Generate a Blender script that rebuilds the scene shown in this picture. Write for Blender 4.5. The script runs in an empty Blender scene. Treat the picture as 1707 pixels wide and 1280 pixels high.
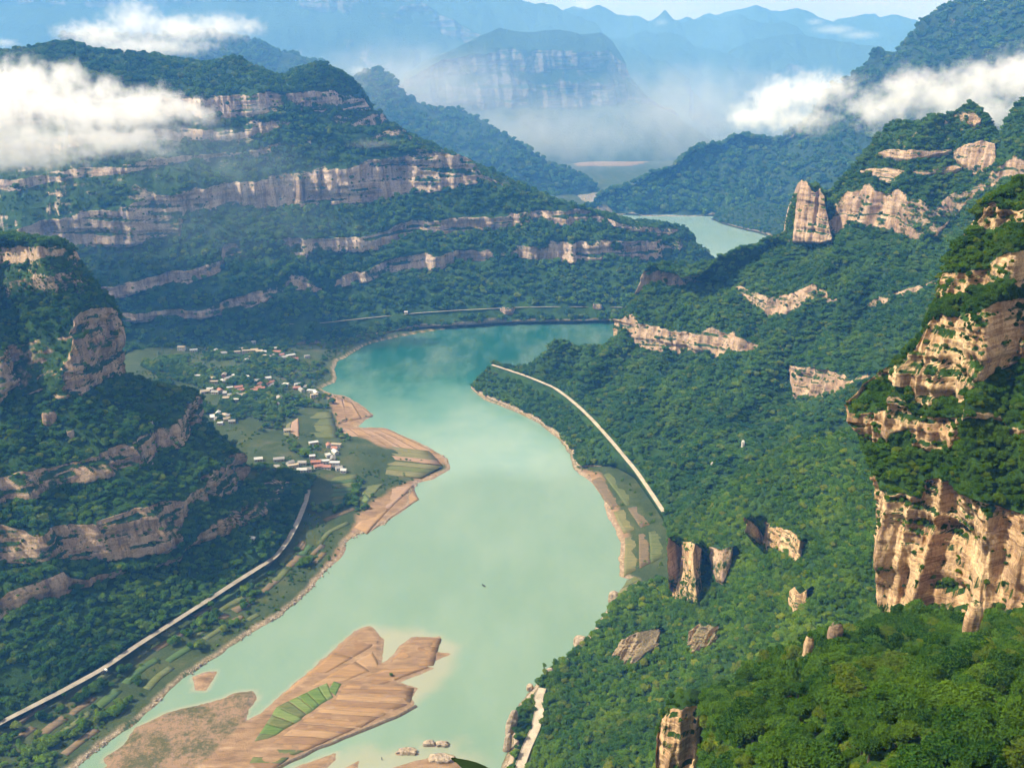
import bpy, math, random, bmesh
import numpy as np
from mathutils import Vector
from mathutils.bvhtree import BVHTree
random.seed(7); rng = np.random.default_rng(11)
S = bpy.context.scene
COL = S.collection
# ---------------------------------------------------------------- camera, sky, sun, exposure
CAMZ, FPX, PITCH, CX, CY = 500.0, 1660.0, math.radians(18.64), 853.5, 640.0
cam = bpy.data.objects.new('camera', bpy.data.cameras.new('camera')); COL.objects.link(cam)
cam.data.sensor_width = 36.0; cam.data.lens = 36.0*FPX/1707.0
cam.data.clip_start = 0.3; cam.data.clip_end = 60000
cam.location = (0, 0, CAMZ); cam.rotation_euler = (math.pi/2-PITCH, 0, 0)
S.camera = cam
SUN_DIR = Vector((-0.90, -0.16, 1.02)).normalized()
W = bpy.data.worlds.new('World'); S.world = W; W.use_nodes = True
nt = W.node_tree; bg = nt.nodes['Background']
sky = nt.nodes.new('ShaderNodeTexSky'); sky.sky_type = 'NISHITA'; sky.sun_disc = False
sky.sun_elevation = math.asin(SUN_DIR.z); sky.sun_rotation = math.atan2(SUN_DIR.x, SUN_DIR.y)
sky.air_density = 0.8; sky.dust_density = 6.0; sky.ozone_density = 1.0
cl = nt.nodes.new('ShaderNodeMix'); cl.data_type = 'RGBA'; cl.inputs[7].default_value = (4.7, 4.3, 3.95, 1)   # thin high overcast over the blue
tc = nt.nodes.new('ShaderNodeTexCoord'); mp = nt.nodes.new('ShaderNodeMapping'); mp.inputs['Scale'].default_value = (2, 2, 7)
no = nt.nodes.new('ShaderNodeTexNoise'); no.inputs['Scale'].default_value = 1.3; no.inputs['Detail'].default_value = 5
mr = nt.nodes.new('ShaderNodeMapRange'); mr.inputs[1].default_value = 0.3; mr.inputs[2].default_value = 0.7; mr.inputs[3].default_value = 0.62; mr.inputs[4].default_value = 1.0
nt.links.new(tc.outputs['Generated'], mp.inputs[0]); nt.links.new(mp.outputs[0], no.inputs[0]); nt.links.new(no.outputs['Fac'], mr.inputs[0]); nt.links.new(mr.outputs[0], cl.inputs[0])
nt.links.new(sky.outputs[0], cl.inputs[6]); nt.links.new(cl.outputs[2], bg.inputs[0]); bg.inputs[1].default_value = 0.10
sun = bpy.data.objects.new('sun', bpy.data.lights.new('sun', 'SUN')); COL.objects.link(sun)
sun.data.energy = 4.8; sun.data.angle = math.radians(0.5); sun.data.color = (1.0, 0.945, 0.85)
sun.rotation_euler = (-SUN_DIR).to_track_quat('-Z', 'Y').to_euler()
S.view_settings.view_transform = 'Standard'; S.view_settings.look = 'None'
S.view_settings.exposure = 0.95; S.view_settings.gamma = 1.0; S.view_settings.use_curve_mapping = False
c = S.cycles
c.use_denoising = True; c.denoiser = 'OPENIMAGEDENOISE'
c.max_bounces = 8; c.diffuse_bounces = 2; c.glossy_bounces = 2; c.transmission_bounces = 2
c.volume_bounces = 4; c.adaptive_threshold = 0.03; c.use_adaptive_sampling = True; c.transparent_max_bounces = 8
c.volume_step_rate = 1.0; c.volume_max_steps = 256
HAZE_DENSITY = 1.1e-4
# ---------------------------------------------------------------- numeric tools
CP, SP = math.cos(PITCH), math.sin(PITCH)
def rays(uv):
    uv = np.asarray(uv, float).reshape(-1, 2)
    x = (uv[:, 0]-CX)/FPX; y = -(uv[:, 1]-CY)/FPX
    return np.stack([x, CP+SP*y, -SP+CP*y], 1)
CAM = np.array([0, 0, CAMZ])
def on_z(u, v, z=0.0):
    d = rays([(u, v)])[0]; t = (z-CAMZ)/d[2]
    return CAM+d*t
TAB = np.random.default_rng(5).random((64, 64, 64)).astype(np.float32)
def vn(x, y, z):
    x, y, z = [np.asarray(a, np.float64) for a in (x, y, z)]
    x, y, z = np.broadcast_arrays(x, y, z)
    xi, yi, zi = np.floor(x), np.floor(y), np.floor(z)
    fx, fy, fz = x-xi, y-yi, z-zi
    fx, fy, fz = fx*fx*(3-2*fx), fy*fy*(3-2*fy), fz*fz*(3-2*fz)
    a, b, d = xi.astype(np.int64) & 63, yi.astype(np.int64) & 63, zi.astype(np.int64) & 63
    a1, b1, d1 = (a+1) & 63, (b+1) & 63, (d+1) & 63
    def L(p, q, f): return p+(q-p)*f
    return L(L(L(TAB[a, b, d], TAB[a1, b, d], fx), L(TAB[a, b1, d], TAB[a1, b1, d], fx), fy),
             L(L(TAB[a, b, d1], TAB[a1, b, d1], fx), L(TAB[a, b1, d1], TAB[a1, b1, d1], fx), fy), fz)
def fbm(x, y, z, o=4, g=0.5):
    s, a, n = 0, 1.0, 0
    for i in range(o):
        s = s+a*(vn(x*2**i+17.3*i, y*2**i+5.1*i, z*2**i+9.7*i)-0.5)*2; n += a; a *= g
    return s/n
def ridg(x, y, z, o=3):
    s, a, n = 0, 1.0, 0
    for i in range(o):
        s = s+a*(1-np.abs(vn(x*2**i+3.3*i, y*2**i+7.1*i, z*2**i+1.7*i)*2-1)*1.6); n += a; a *= 0.5
    return s/n
def resample(pts, n):
    p = np.asarray(pts, float)
    seg = np.hypot(*(p[1:, :2]-p[:-1, :2]).T); s = np.r_[0, np.cumsum(seg)]
    q = np.linspace(0, s[-1], n)
    return np.stack([np.interp(q, s, p[:, k]) for k in range(p.shape[1])], 1)
def smooth1(a, k):
    if k < 2: return a
    w = np.hanning(k+2)[1:-1]; w /= w.sum()
    pad = np.pad(a, (k//2, k-1-k//2), mode='edge')
    return np.convolve(pad, w, 'valid')
# ---------------------------------------------------------------- materials
def mat(name):
    m = bpy.data.materials.new(name); m.use_nodes = True
    m.node_tree.nodes.clear(); return m, m.node_tree.nodes, m.node_tree.links
class NB:
    def __init__(s, m): s.n = m.node_tree.nodes; s.l = m.node_tree.links
    def node(s, t, **k):
        n = s.n.new(t)
        for a, b in k.items():
            if a == 'inp':
                for i, v in b.items():
                    if hasattr(v, 'is_output') or isinstance(v, bpy.types.NodeSocket): s.l.new(v, n.inputs[i])
                    else: n.inputs[i].default_value = v
            else: setattr(n, a, b)
        return n
    def noise(s, vec, scale, detail=4, rough=0.55, col=False):
        n = s.node('ShaderNodeTexNoise', inp={'Vector': vec, 'Scale': scale, 'Detail': detail, 'Roughness': rough})
        return n.outputs['Color' if col else 'Fac']
    def math(s, op, a, b=0.0, c2=None, clamp=False):
        n = s.node('ShaderNodeMath', operation=op, use_clamp=clamp, inp={0: a, 1: b})
        if c2 is not None: s.n and s._set(n, 2, c2)
        return n.outputs[0]
    def _set(s, n, i, v):
        if isinstance(v, bpy.types.NodeSocket): s.l.new(v, n.inputs[i])
        else: n.inputs[i].default_value = v
    def ramp(s, fac, stops, interp='LINEAR'):
        n = s.node('ShaderNodeValToRGB', inp={0: fac}); r = n.color_ramp; r.interpolation = interp
        while len(r.elements) < len(stops): r.elements.new(0.5)
        for e, (p, col) in zip(r.elements, stops):
            e.position = p; e.color = (*col, 1) if len(col) == 3 else col
        return n.outputs[0]
    def mix(s, f, a, b, blend='MIX'):
        n = s.node('ShaderNodeMix', data_type='RGBA', blend_type=blend)
        s._set(n, 0, f); s._set(n, 6, a if isinstance(a, bpy.types.NodeSocket) else (*a, 1)); s._set(n, 7, b if isinstance(b, bpy.types.NodeSocket) else (*b, 1))
        return n.outputs[2]
    def mapr(s, v, a, b, c1=0.0, d=1.0):
        n = s.node('ShaderNodeMapRange', inp={0: v, 1: a, 2: b, 3: c1, 4: d}); n.clamp = True
        return n.outputs[0]
    def pos(s, scale=(1, 1, 1)):
        g = s.node('ShaderNodeNewGeometry').outputs['Position']
        return s.node('ShaderNodeVectorMath', operation='MULTIPLY', inp={0: g, 1: scale}).outputs[0]
    def attr(s, name, out='Fac'):
        return s.node('ShaderNodeAttribute', attribute_name=name).outputs[out]
    def out(s, col, rough=0.9, bump=None, spec=0.2, metallic=0.0):
        b = s.node('ShaderNodeBsdfPrincipled'); s._set(b, 'Base Color', col if isinstance(col, bpy.types.NodeSocket) else (*col, 1))
        s._set(b, 'Roughness', rough); b.inputs['Specular IOR Level'].default_value = spec; b.inputs['Metallic'].default_value = metallic
        if bump is not None: s.l.new(bump, b.inputs['Normal'])
        o = s.node('ShaderNodeOutputMaterial'); s.l.new(b.outputs[0], o.inputs[0]); return b
def terrain_mat(name, warm=1.0, scale=1.0, tint=(0.40, 0.25, 0.15), light=(0.56, 0.42, 0.28), dark=(0.13, 0.085, 0.06), bump_d=1.0, vert=0.42, green=((0.008, 0.022, 0.006), (0.022, 0.052, 0.010))):
    """rock and wooded soil; 'rock' attribute says which strip it is, noise breaks the border up"""
    m, _, _ = mat(name); b = NB(m)
    P = b.pos()
    k = 1.0/scale
    nb = b.noise(P, 0.055*k, 5, 0.65)
    rock = b.attr('rock')
    nz = b.node('ShaderNodeSeparateXYZ', inp={0: b.node('ShaderNodeNewGeometry').outputs['True Normal']}).outputs[2]
    # rock colours: strata by height, vertical stains, blotches
    Ps = b.pos((0.010*k, 0.010*k, 0.20*k)); strata = b.noise(Ps, 1.0, 5, 0.7)
    Pv = b.pos((0.16*k, 0.16*k, 0.014*k)); streak = b.noise(Pv, 1.0, 4, 0.7)
    blot = b.noise(P, 0.03*k, 5, 0.6)
    col = b.ramp(strata, [(0.30, dark), (0.40, tint), (0.50, light), (0.54, dark), (0.60, tint), (0.66, light), (0.72, dark)])
    col2 = b.ramp(blot, [(0.30, dark), (0.45, tint), (0.62, light)])
    col = b.mix(vert, col, col2)
    col = b.mix(b.mapr(streak, 0.47, 0.66, 0, 0.85), col, dark)
    col = b.mix(b.mapr(b.noise(Pv, 0.55, 4, 0.65), 0.46, 0.64, 0, 0.4+0.5*vert), col, light)
    fine = b.noise(P, 0.6*k, 4, 0.7)
    col = b.mix(b.mapr(fine, 0.35, 0.5, 0.55, 0.0), col, dark)
    # soil / undergrowth
    g = b.ramp(b.noise(P, 0.09*k, 5, 0.7), [(0.32, green[0]), (0.55, green[1]), (0.75, (green[1][0]*1.5, green[1][1]*1.35, green[1][2]*1.2))])
    # shrubs hold on where the face is less steep
    ledge = b.mapr(b.math('ADD', nz, b.math('MULTIPLY', b.math('SUBTRACT', nb, 0.5), 0.9)), 0.46, 0.62)
    f = b.math('ADD', rock, b.math('MULTIPLY', b.math('SUBTRACT', b.noise(P, 0.12*k, 5, 0.7), 0.5), 1.1))
    f = b.mapr(f, 0.42, 0.56)
    f = b.math('MULTIPLY', f, b.math('SUBTRACT', 1.0, ledge), clamp=True)
    f = b.math('MAXIMUM', f, b.attr('bank'))
    c3 = b.mix(f, g, col)
    c3 = b.mix(b.attr('bank'), c3, b.ramp(fine, [(0.3, (0.13, 0.10, 0.07)), (0.65, (0.42, 0.34, 0.25))]))
    h = b.math('ADD', b.math('MULTIPLY', strata, 0.9), b.math('ADD', b.math('MULTIPLY', fine, 0.6), streak))
    bn = b.node('ShaderNodeBump', inp={'Strength': 0.9, 'Distance': 1.6*scale*bump_d, 'Height': h})
    b.out(c3, 0.95, bn.outputs[0], 0.1)
    return m
def foliage_mat(name, c0, c1, c2, transl=0.25):
    m, _, _ = mat(name); b = NB(m)
    info = b.node('ShaderNodeObjectInfo')
    rnd = info.outputs['Random']
    col = b.ramp(rnd, [(0.0, c0), (0.45, c1), (0.86, c2), (0.97, (c2[0]*1.9, c2[1]*1.12, c2[2]*1.2))])
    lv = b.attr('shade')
    col = b.mix(b.mapr(lv, 0.1, 1, 0, 0.8), col, (c2[0]*1.25, c2[1]*1.2, c2[2]))  # random leaf highlights painted over the darker core
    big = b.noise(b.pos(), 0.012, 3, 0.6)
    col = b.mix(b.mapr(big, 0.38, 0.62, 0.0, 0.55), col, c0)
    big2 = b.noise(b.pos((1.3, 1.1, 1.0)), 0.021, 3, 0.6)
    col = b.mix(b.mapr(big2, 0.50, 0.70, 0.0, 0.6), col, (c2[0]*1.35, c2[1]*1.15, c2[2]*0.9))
    d = b.node('ShaderNodeBsdfDiffuse'); b.l.new(col, d.inputs[0])
    t = b.node('ShaderNodeBsdfTranslucent'); b.l.new(col, t.inputs[0])
    mx = b.node('ShaderNodeMixShader', inp={0: transl}); b.l.new(d.outputs[0], mx.inputs[1]); b.l.new(t.outputs[0], mx.inputs[2])
    o = b.node('ShaderNodeOutputMaterial'); b.l.new(mx.outputs[0], o.inputs[0])
    return m
def plain(name, c0, c1, scale=1.0, rough=0.9, bumpd=0.0, stretch=(1, 1, 1), spec=0.2):
    m, _, _ = mat(name); b = NB(m)
    n = b.noise(b.pos(stretch), scale, 5, 0.65)
    bn = b.node('ShaderNodeBump', inp={'Strength': 0.6, 'Distance': bumpd, 'Height': n}).outputs[0] if bumpd else None
    b.out(b.ramp(n, [(0.3, c0), (0.7, c1)]), rough, bn, spec); return m
def obj_mat(name, base, var=0.12, rough=0.85):
    """own noise plus a little per-object difference"""
    m, _, _ = mat(name); b = NB(m)
    n = b.noise(b.pos(), 0.7, 4, 0.6); r = b.node('ShaderNodeObjectInfo').outputs['Random']
    f = b.math('ADD', b.math('MULTIPLY', n, 0.6), b.math('MULTIPLY', r, 0.5))
    lo = tuple(x*(1-var*2) for x in base); hi = tuple(min(0.85, x*(1+var)) for x in base)
    b.out(b.ramp(f, [(0.2, lo), (0.9, hi)]), rough); return m
# ---------------------------------------------------------------- object helpers
def tag(o, label=None, cat=None, group=None, kind=None):
    for k, v in (('label', label), ('category', cat), ('group', group), ('kind', kind)):
        if v: o[k] = v
    return o
def mesh_np(name, V, F, material=None, parent=None, smooth=False, attrs=None):
    me = bpy.data.meshes.new(name)
    V = np.asarray(V, np.float32); F = np.asarray(F, np.int32)
    me.vertices.add(len(V)); me.vertices.foreach_set('co', V.ravel())
    k = F.shape[1]
    me.loops.add(F.size); me.loops.foreach_set('vertex_index', F.ravel())
    me.polygons.add(len(F)); me.polygons.foreach_set('loop_start', np.arange(0, F.size, k, dtype=np.int32))
    me.polygons.foreach_set('loop_total', np.full(len(F), k, np.int32))
    if smooth: me.polygons.foreach_set('use_smooth', np.ones(len(F), bool))
    for an, av in (attrs or {}).items():
        a = me.attributes.new(an, 'FLOAT', 'POINT'); a.data.foreach_set('value', np.asarray(av, np.float32).ravel())
    me.update(calc_edges=True)
    if material: me.materials.append(material)
    o = bpy.data.objects.new(name, me); COL.objects.link(o)
    if parent: o.parent = parent
    return o
def grid_faces(R, C):
    i = np.arange(R*C).reshape(R, C)
    return np.stack([i[:-1, :-1], i[:-1, 1:], i[1:, 1:], i[1:, :-1]], -1).reshape(-1, 4)
class MB:
    """collects simple solids into one mesh"""
    def __init__(s): s.v = []; s.f = []
    def poly(s, pts, faces):
        o = len(s.v); s.v += [tuple(p) for p in pts]; s.f += [[o+i for i in f] for f in faces]
    def box(s, x0, x1, y0, y1, z0, z1):
        s.poly([(x0, y0, z0), (x1, y0, z0), (x1, y1, z0), (x0, y1, z0), (x0, y0, z1), (x1, y0, z1), (x1, y1, z1), (x0, y1, z1)],
               [(0, 3, 2, 1), (4, 5, 6, 7), (0, 1, 5, 4), (1, 2, 6, 5), (2, 3, 7, 6), (3, 0, 4, 7)])
    def tube(s, path, radii, k=6):
        o = len(s.v); path = [Vector(p) for p in path]
        for i, p in enumerate(path):
            d = (path[min(i+1, len(path)-1)]-path[max(i-1, 0)]).normalized()
            a = d.orthogonal().normalized(); b2 = d.cross(a)
            for j in range(k):
                t = 2*math.pi*j/k; s.v.append(tuple(p+(a*math.cos(t)+b2*math.sin(t))*radii[i]))
        for i in range(len(path)-1):
            for j in range(k): s.f.append([o+i*k+j, o+i*k+(j+1) % k, o+(i+1)*k+(j+1) % k, o+(i+1)*k+j])
        s.f.append([o+j for j in range(k)][::-1]); s.f.append([o+(len(path)-1)*k+j for j in range(k)])
    def build(s, name, material, parent=None):
        me = bpy.data.meshes.new(name); me.from_pydata(s.v, [], s.f); me.update()
        if material: me.materials.append(material)
        o = bpy.data.objects.new(name, me); COL.objects.link(o)
        if parent: o.parent = parent
        return o
# ---------------------------------------------------------------- massifs: lines seen in the photograph, given depth by slope angle
TERR = {}
def massif(name, lines, n, cols, label_rows, matl, wrap0=None, wrap1=None, wl=500, amp=8.0, gully=8.0, jit=2.5, sm=15, relief=1.0, gscale=1.0, wz=0.5, flat=()):
    """lines bottom to top: dict(p=[(u,v)..], mode=('z',z)|('t',list)|('s',degrees)|('back',dist,dz)|('down',dz), rock=weight of the strip BELOW this line, bank=...)"""
    n = np.array([*n, 0.0]); n /= np.linalg.norm(n)
    L3, UV, prev = [], None, None
    for li, ln in enumerate(lines):
        mode = ln['mode']
        if 'p' in ln:
            pts = ln['p']
            q = resample([(p[0], p[1]) for p in pts], cols)
            j = ln.get('jit', jit)
            if j:
                q[:, 1] += j*fbm(q[:, 0]/14+li*7.7, li*3.1, 0.5+np.zeros(cols), 3)*1.6
            D = rays(q)
            if mode[0] == 'z':
                zz = np.interp(np.linspace(0, 1, cols), np.linspace(0, 1, len(np.atleast_1d(mode[1]))), np.atleast_1d(mode[1]).astype(float))
                t = (zz-CAMZ)/D[:, 2]
            elif mode[0] == 't':
                t = resample([(p[0], p[1], tt) for p, tt in zip(pts, mode[1])], cols)[:, 2]
            else:
                ta = math.tan(math.radians(mode[1]))
                A = CAM-prev
                t = (ta*(A@n)-A[:, 2])/(D[:, 2]-ta*(D@n))
                # keep it monotone away from / above the line before, then smooth along the columns
                pt = np.linalg.norm(prev-CAM, axis=1)/np.linalg.norm(D, axis=1)
                t = np.clip(t, pt*ln.get('lo', 0.97), pt*ln.get('hi', 1.9))
                t = smooth1(t, ln.get('sm', sm))
            P = CAM+D*t[:, None]
        elif mode[0] == 'back':
            P = prev+n*mode[1]; P[:, 2] += mode[2]
        elif mode[0] == 'down':
            P = prev.copy(); P[:, 2] = mode[1]
        L3.append(P); prev = P
    # closing the ends behind the outline
    def ext(P, w, end):
        if w is None: return P
        w = np.array([*w, 0.0]); w /= np.linalg.norm(w)
        k = 14; s = (np.linspace(0, 1, k+1)[1:]**1.7)*wl
        e = P[-1] if end else P[0]
        q = e+w*s[:, None]; q[:, 2] -= s*wz
        return np.vstack([P, q]) if end else np.vstack([q[::-1], P])
    L3 = [ext(ext(P, wrap1, True), wrap0, False) for P in L3]
    rows, rk, bk = [L3[0][None]], [np.zeros(1)], [np.zeros(1)]
    for i in range(1, len(L3)):
        r = label_rows[i-1]
        f = (np.arange(1, r+1)/r)[:, None, None]
        rows.append(L3[i-1][None]*(1-f)+L3[i][None]*f)
        rk.append(np.full(r, lines[i].get('rock', 0.0))); bk.append(np.full(r, lines[i].get('bank', 0.0)))
    G = np.vstack(rows); rk = np.concatenate(rk); bk = np.concatenate(bk)
    R, C = G.shape[:2]
    # relief
    tdir = np.array([n[1], -n[0], 0.0])
    a = G@tdir; b = G@n; z = G[..., 2]
    brk = fbm(a/90, z/60, 3.3, 3)                     # bare faces come and go along a band
    rock = np.clip(rk[:, None]+0*a, 0, 1)
    part = (rk[:, None] > 0.02)*(rk[:, None] < 0.98)
    rock = np.where(part, np.clip(rk[:, None]+brk*(0.5+1.2*rk[:, None]), 0, 1), rock)
    rs = rock.copy()
    for _ in range(2): rs[1:-1] = (rs[:-2]+rs[1:-1]*2+rs[2:])/4
    s = gscale
    f1 = fbm(a/(60*s), z/(220*s), 0.3, 3)*amp
    f2 = (ridg(a/(26*s), z/(260*s), 2.2, 3)-0.45)*amp*1.9
    zz = z/(9*s)+1.2*vn(G[..., 0]/(70*s), G[..., 1]/(70*s), 4.4)
    f3 = fbm(a/(6*s), z/(30*s), b/(20*s), 3)*amp*0.30-np.clip(vn(zz*1.6, a/(60*s), 6.1)*5-3.4, 0, 1)*amp*0.35-np.clip(vn(a/(11*s), z/(120*s), 8.1)*4-2.9, 0, 1)*amp*0.9
    st = (vn(zz, a/(45*s), 0.7)-0.5)*amp*0.8+(vn(zz*2.7, a/(20*s), 3.1)-0.5)*amp*0.4
    disp = f1*0.9+rs*(f2+f3+st)*relief
    edge = np.ones(R); edge[:2] = 0
    if flat:
        r0 = 1
        for i in range(1, len(L3)):
            r1 = r0+label_rows[i-1]
            if i in flat: edge[r0-1:r1+1] = 0
            r0 = r1
        e2 = edge.copy()
        for _ in range(6): e2[1:-1] = np.minimum(edge[1:-1], (e2[:-2]+e2[1:-1]+e2[2:])/3)
        edge = e2
    G = G-n*disp[..., None]*edge[:, None, None]
    gl = (ridg(a/(75*s)+b/(400*s), b/(260*s), 7.7, 3)-0.5)*gully+fbm(G[..., 0]/(22*s), G[..., 1]/(22*s), 6.6, 3)*gully*0.22
    G[..., 2] += gl*(1-rs)*edge[:, None]*(1-bk[:, None])
    o = mesh_np(name, G.reshape(-1, 3), grid_faces(R, C), matl, smooth=True, attrs={'rock': rs, 'bank': (bk[:, None]+0*rs)})
    tag(o, kind='structure')
    TERR[name] = dict(L3=L3, G=G, rock=rs, bank=bk[:, None]+0*rs, o=o)
    return o
# ---------------------------------------------------------------- the mountains
M_ORANGE = terrain_mat('rock_and_scrub_orange', scale=0.8, tint=(0.37, 0.225, 0.115), light=(0.60, 0.43, 0.245), dark=(0.12, 0.07, 0.04))
M_RED = terrain_mat('rock_and_scrub_red', scale=1.2, vert=0.75, tint=(0.30, 0.195, 0.125), light=(0.47, 0.345, 0.235), dark=(0.085, 0.06, 0.045))
M_GREY = terrain_mat('rock_and_scrub_grey', scale=2.0, vert=0.65, tint=(0.30, 0.215, 0.165), light=(0.54, 0.43, 0.345), dark=(0.085, 0.07, 0.06), bump_d=1.3)
M_FAR = terrain_mat('rock_and_scrub_far', scale=4.5, tint=(0.12, 0.10, 0.09), light=(0.20, 0.165, 0.15), dark=(0.045, 0.045, 0.045), bump_d=1.6, green=((0.010, 0.022, 0.012), (0.022, 0.044, 0.018)))

# left bank, near: wooded spur with four cliff bands
massif('left_mountain', [
    dict(p=[(-160, 1300), (0, 1205), (100, 1153), (200, 1093), (340, 1007), (400, 967), (460, 932), (497, 868), (511, 815)], mode=('z', -8), jit=0),
    dict(p=[(-160, 1296), (0, 1201), (100, 1149), (200, 1089), (340, 1003), (400, 963), (458, 929), (494, 866), (508, 812)], mode=('z', 13), jit=0),
    dict(p=[(-150, 1060), (0, 1037), (10, 1030), (60, 1010), (118, 1000), (135, 985), (200, 960), (300, 930), (400, 880), (500, 806)], mode=('s', 33)),
    dict(p=[(-150, 985), (0, 1003), (15, 985), (60, 974), (105, 955), (118, 965), (140, 970), (200, 950), (300, 922), (380, 860), (450, 800)], mode=('s', 72), rock=0.85),
    dict(p=[(-150, 960), (0, 940), (56, 945), (105, 931), (165, 931), (214, 927), (277, 916), (307, 905), (317, 862), (326, 846), (360, 833), (385, 815), (408, 801)], mode=('s', 33)),
    dict(p=[(-150, 900), (0, 875), (56, 892), (86, 879), (150, 869), (195, 854), (240, 839), (312, 836), (325, 818), (360, 780), (400, 752), (410, 760)], mode=('s', 78), rock=1.0),
    dict(p=[(-150, 880), (0, 839), (49, 835), (131, 805), (202, 788), (259, 779), (266, 753), (292, 752), (311, 726), (338, 702)], mode=('s', 30)),
    dict(p=[(-150, 830), (0, 796), (71, 775), (130, 768), (187, 752), (225, 741), (262, 715), (304, 685), (322, 662), (339, 664)], mode=('s', 70), rock=0.92),
    dict(p=[(-150, 700), (0, 672), (26, 645), (49, 659), (75, 651), (95, 665), (139, 664), (160, 645), (180, 632), (204, 630)], mode=('s', 36)),
    dict(p=[(-150, 640), (0, 588), (52, 572), (90, 570), (124, 563), (126, 533), (161, 516), (191, 520), (204, 548)], mode=('s', 80), rock=1.0),
    dict(p=[(-150, 560), (0, 520), (60, 515), (110, 505), (150, 498), (168, 494), (186, 512)], mode=('s', 42), rock=0.1),
    dict(p=[(-150, 500), (0, 470), (50, 465), (100, 460), (130, 455), (150, 468)], mode=('s', 66), rock=0.22),
    dict(p=[(-150, 470), (0, 440), (50, 435), (90, 430), (118, 428), (133, 442)], mode=('s', 45), rock=0.15),
    dict(p=[(-150, 420), (0, 408), (40, 410), (70, 414), (100, 412), (124, 424)], mode=('s', 70), rock=0.28),
    dict(p=[(-150, 370), (0, 381), (20, 390), (45, 402), (62, 402), (85, 399), (105, 403), (118, 418)], mode=('s', 38)),
    dict(mode=('back', 60, 5)), dict(mode=('back', 260, -40)), dict(mode=('back', 500, -420))],
    n=(-0.97, 0.25), cols=330, label_rows=[3, 70, 14, 26, 34, 22, 20, 34, 40, 16, 12, 10, 12, 10, 4, 6, 6], matl=M_RED,
    wrap1=(-0.85, 0.52), wl=420, wz=0.7, amp=9, gully=12)

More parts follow.
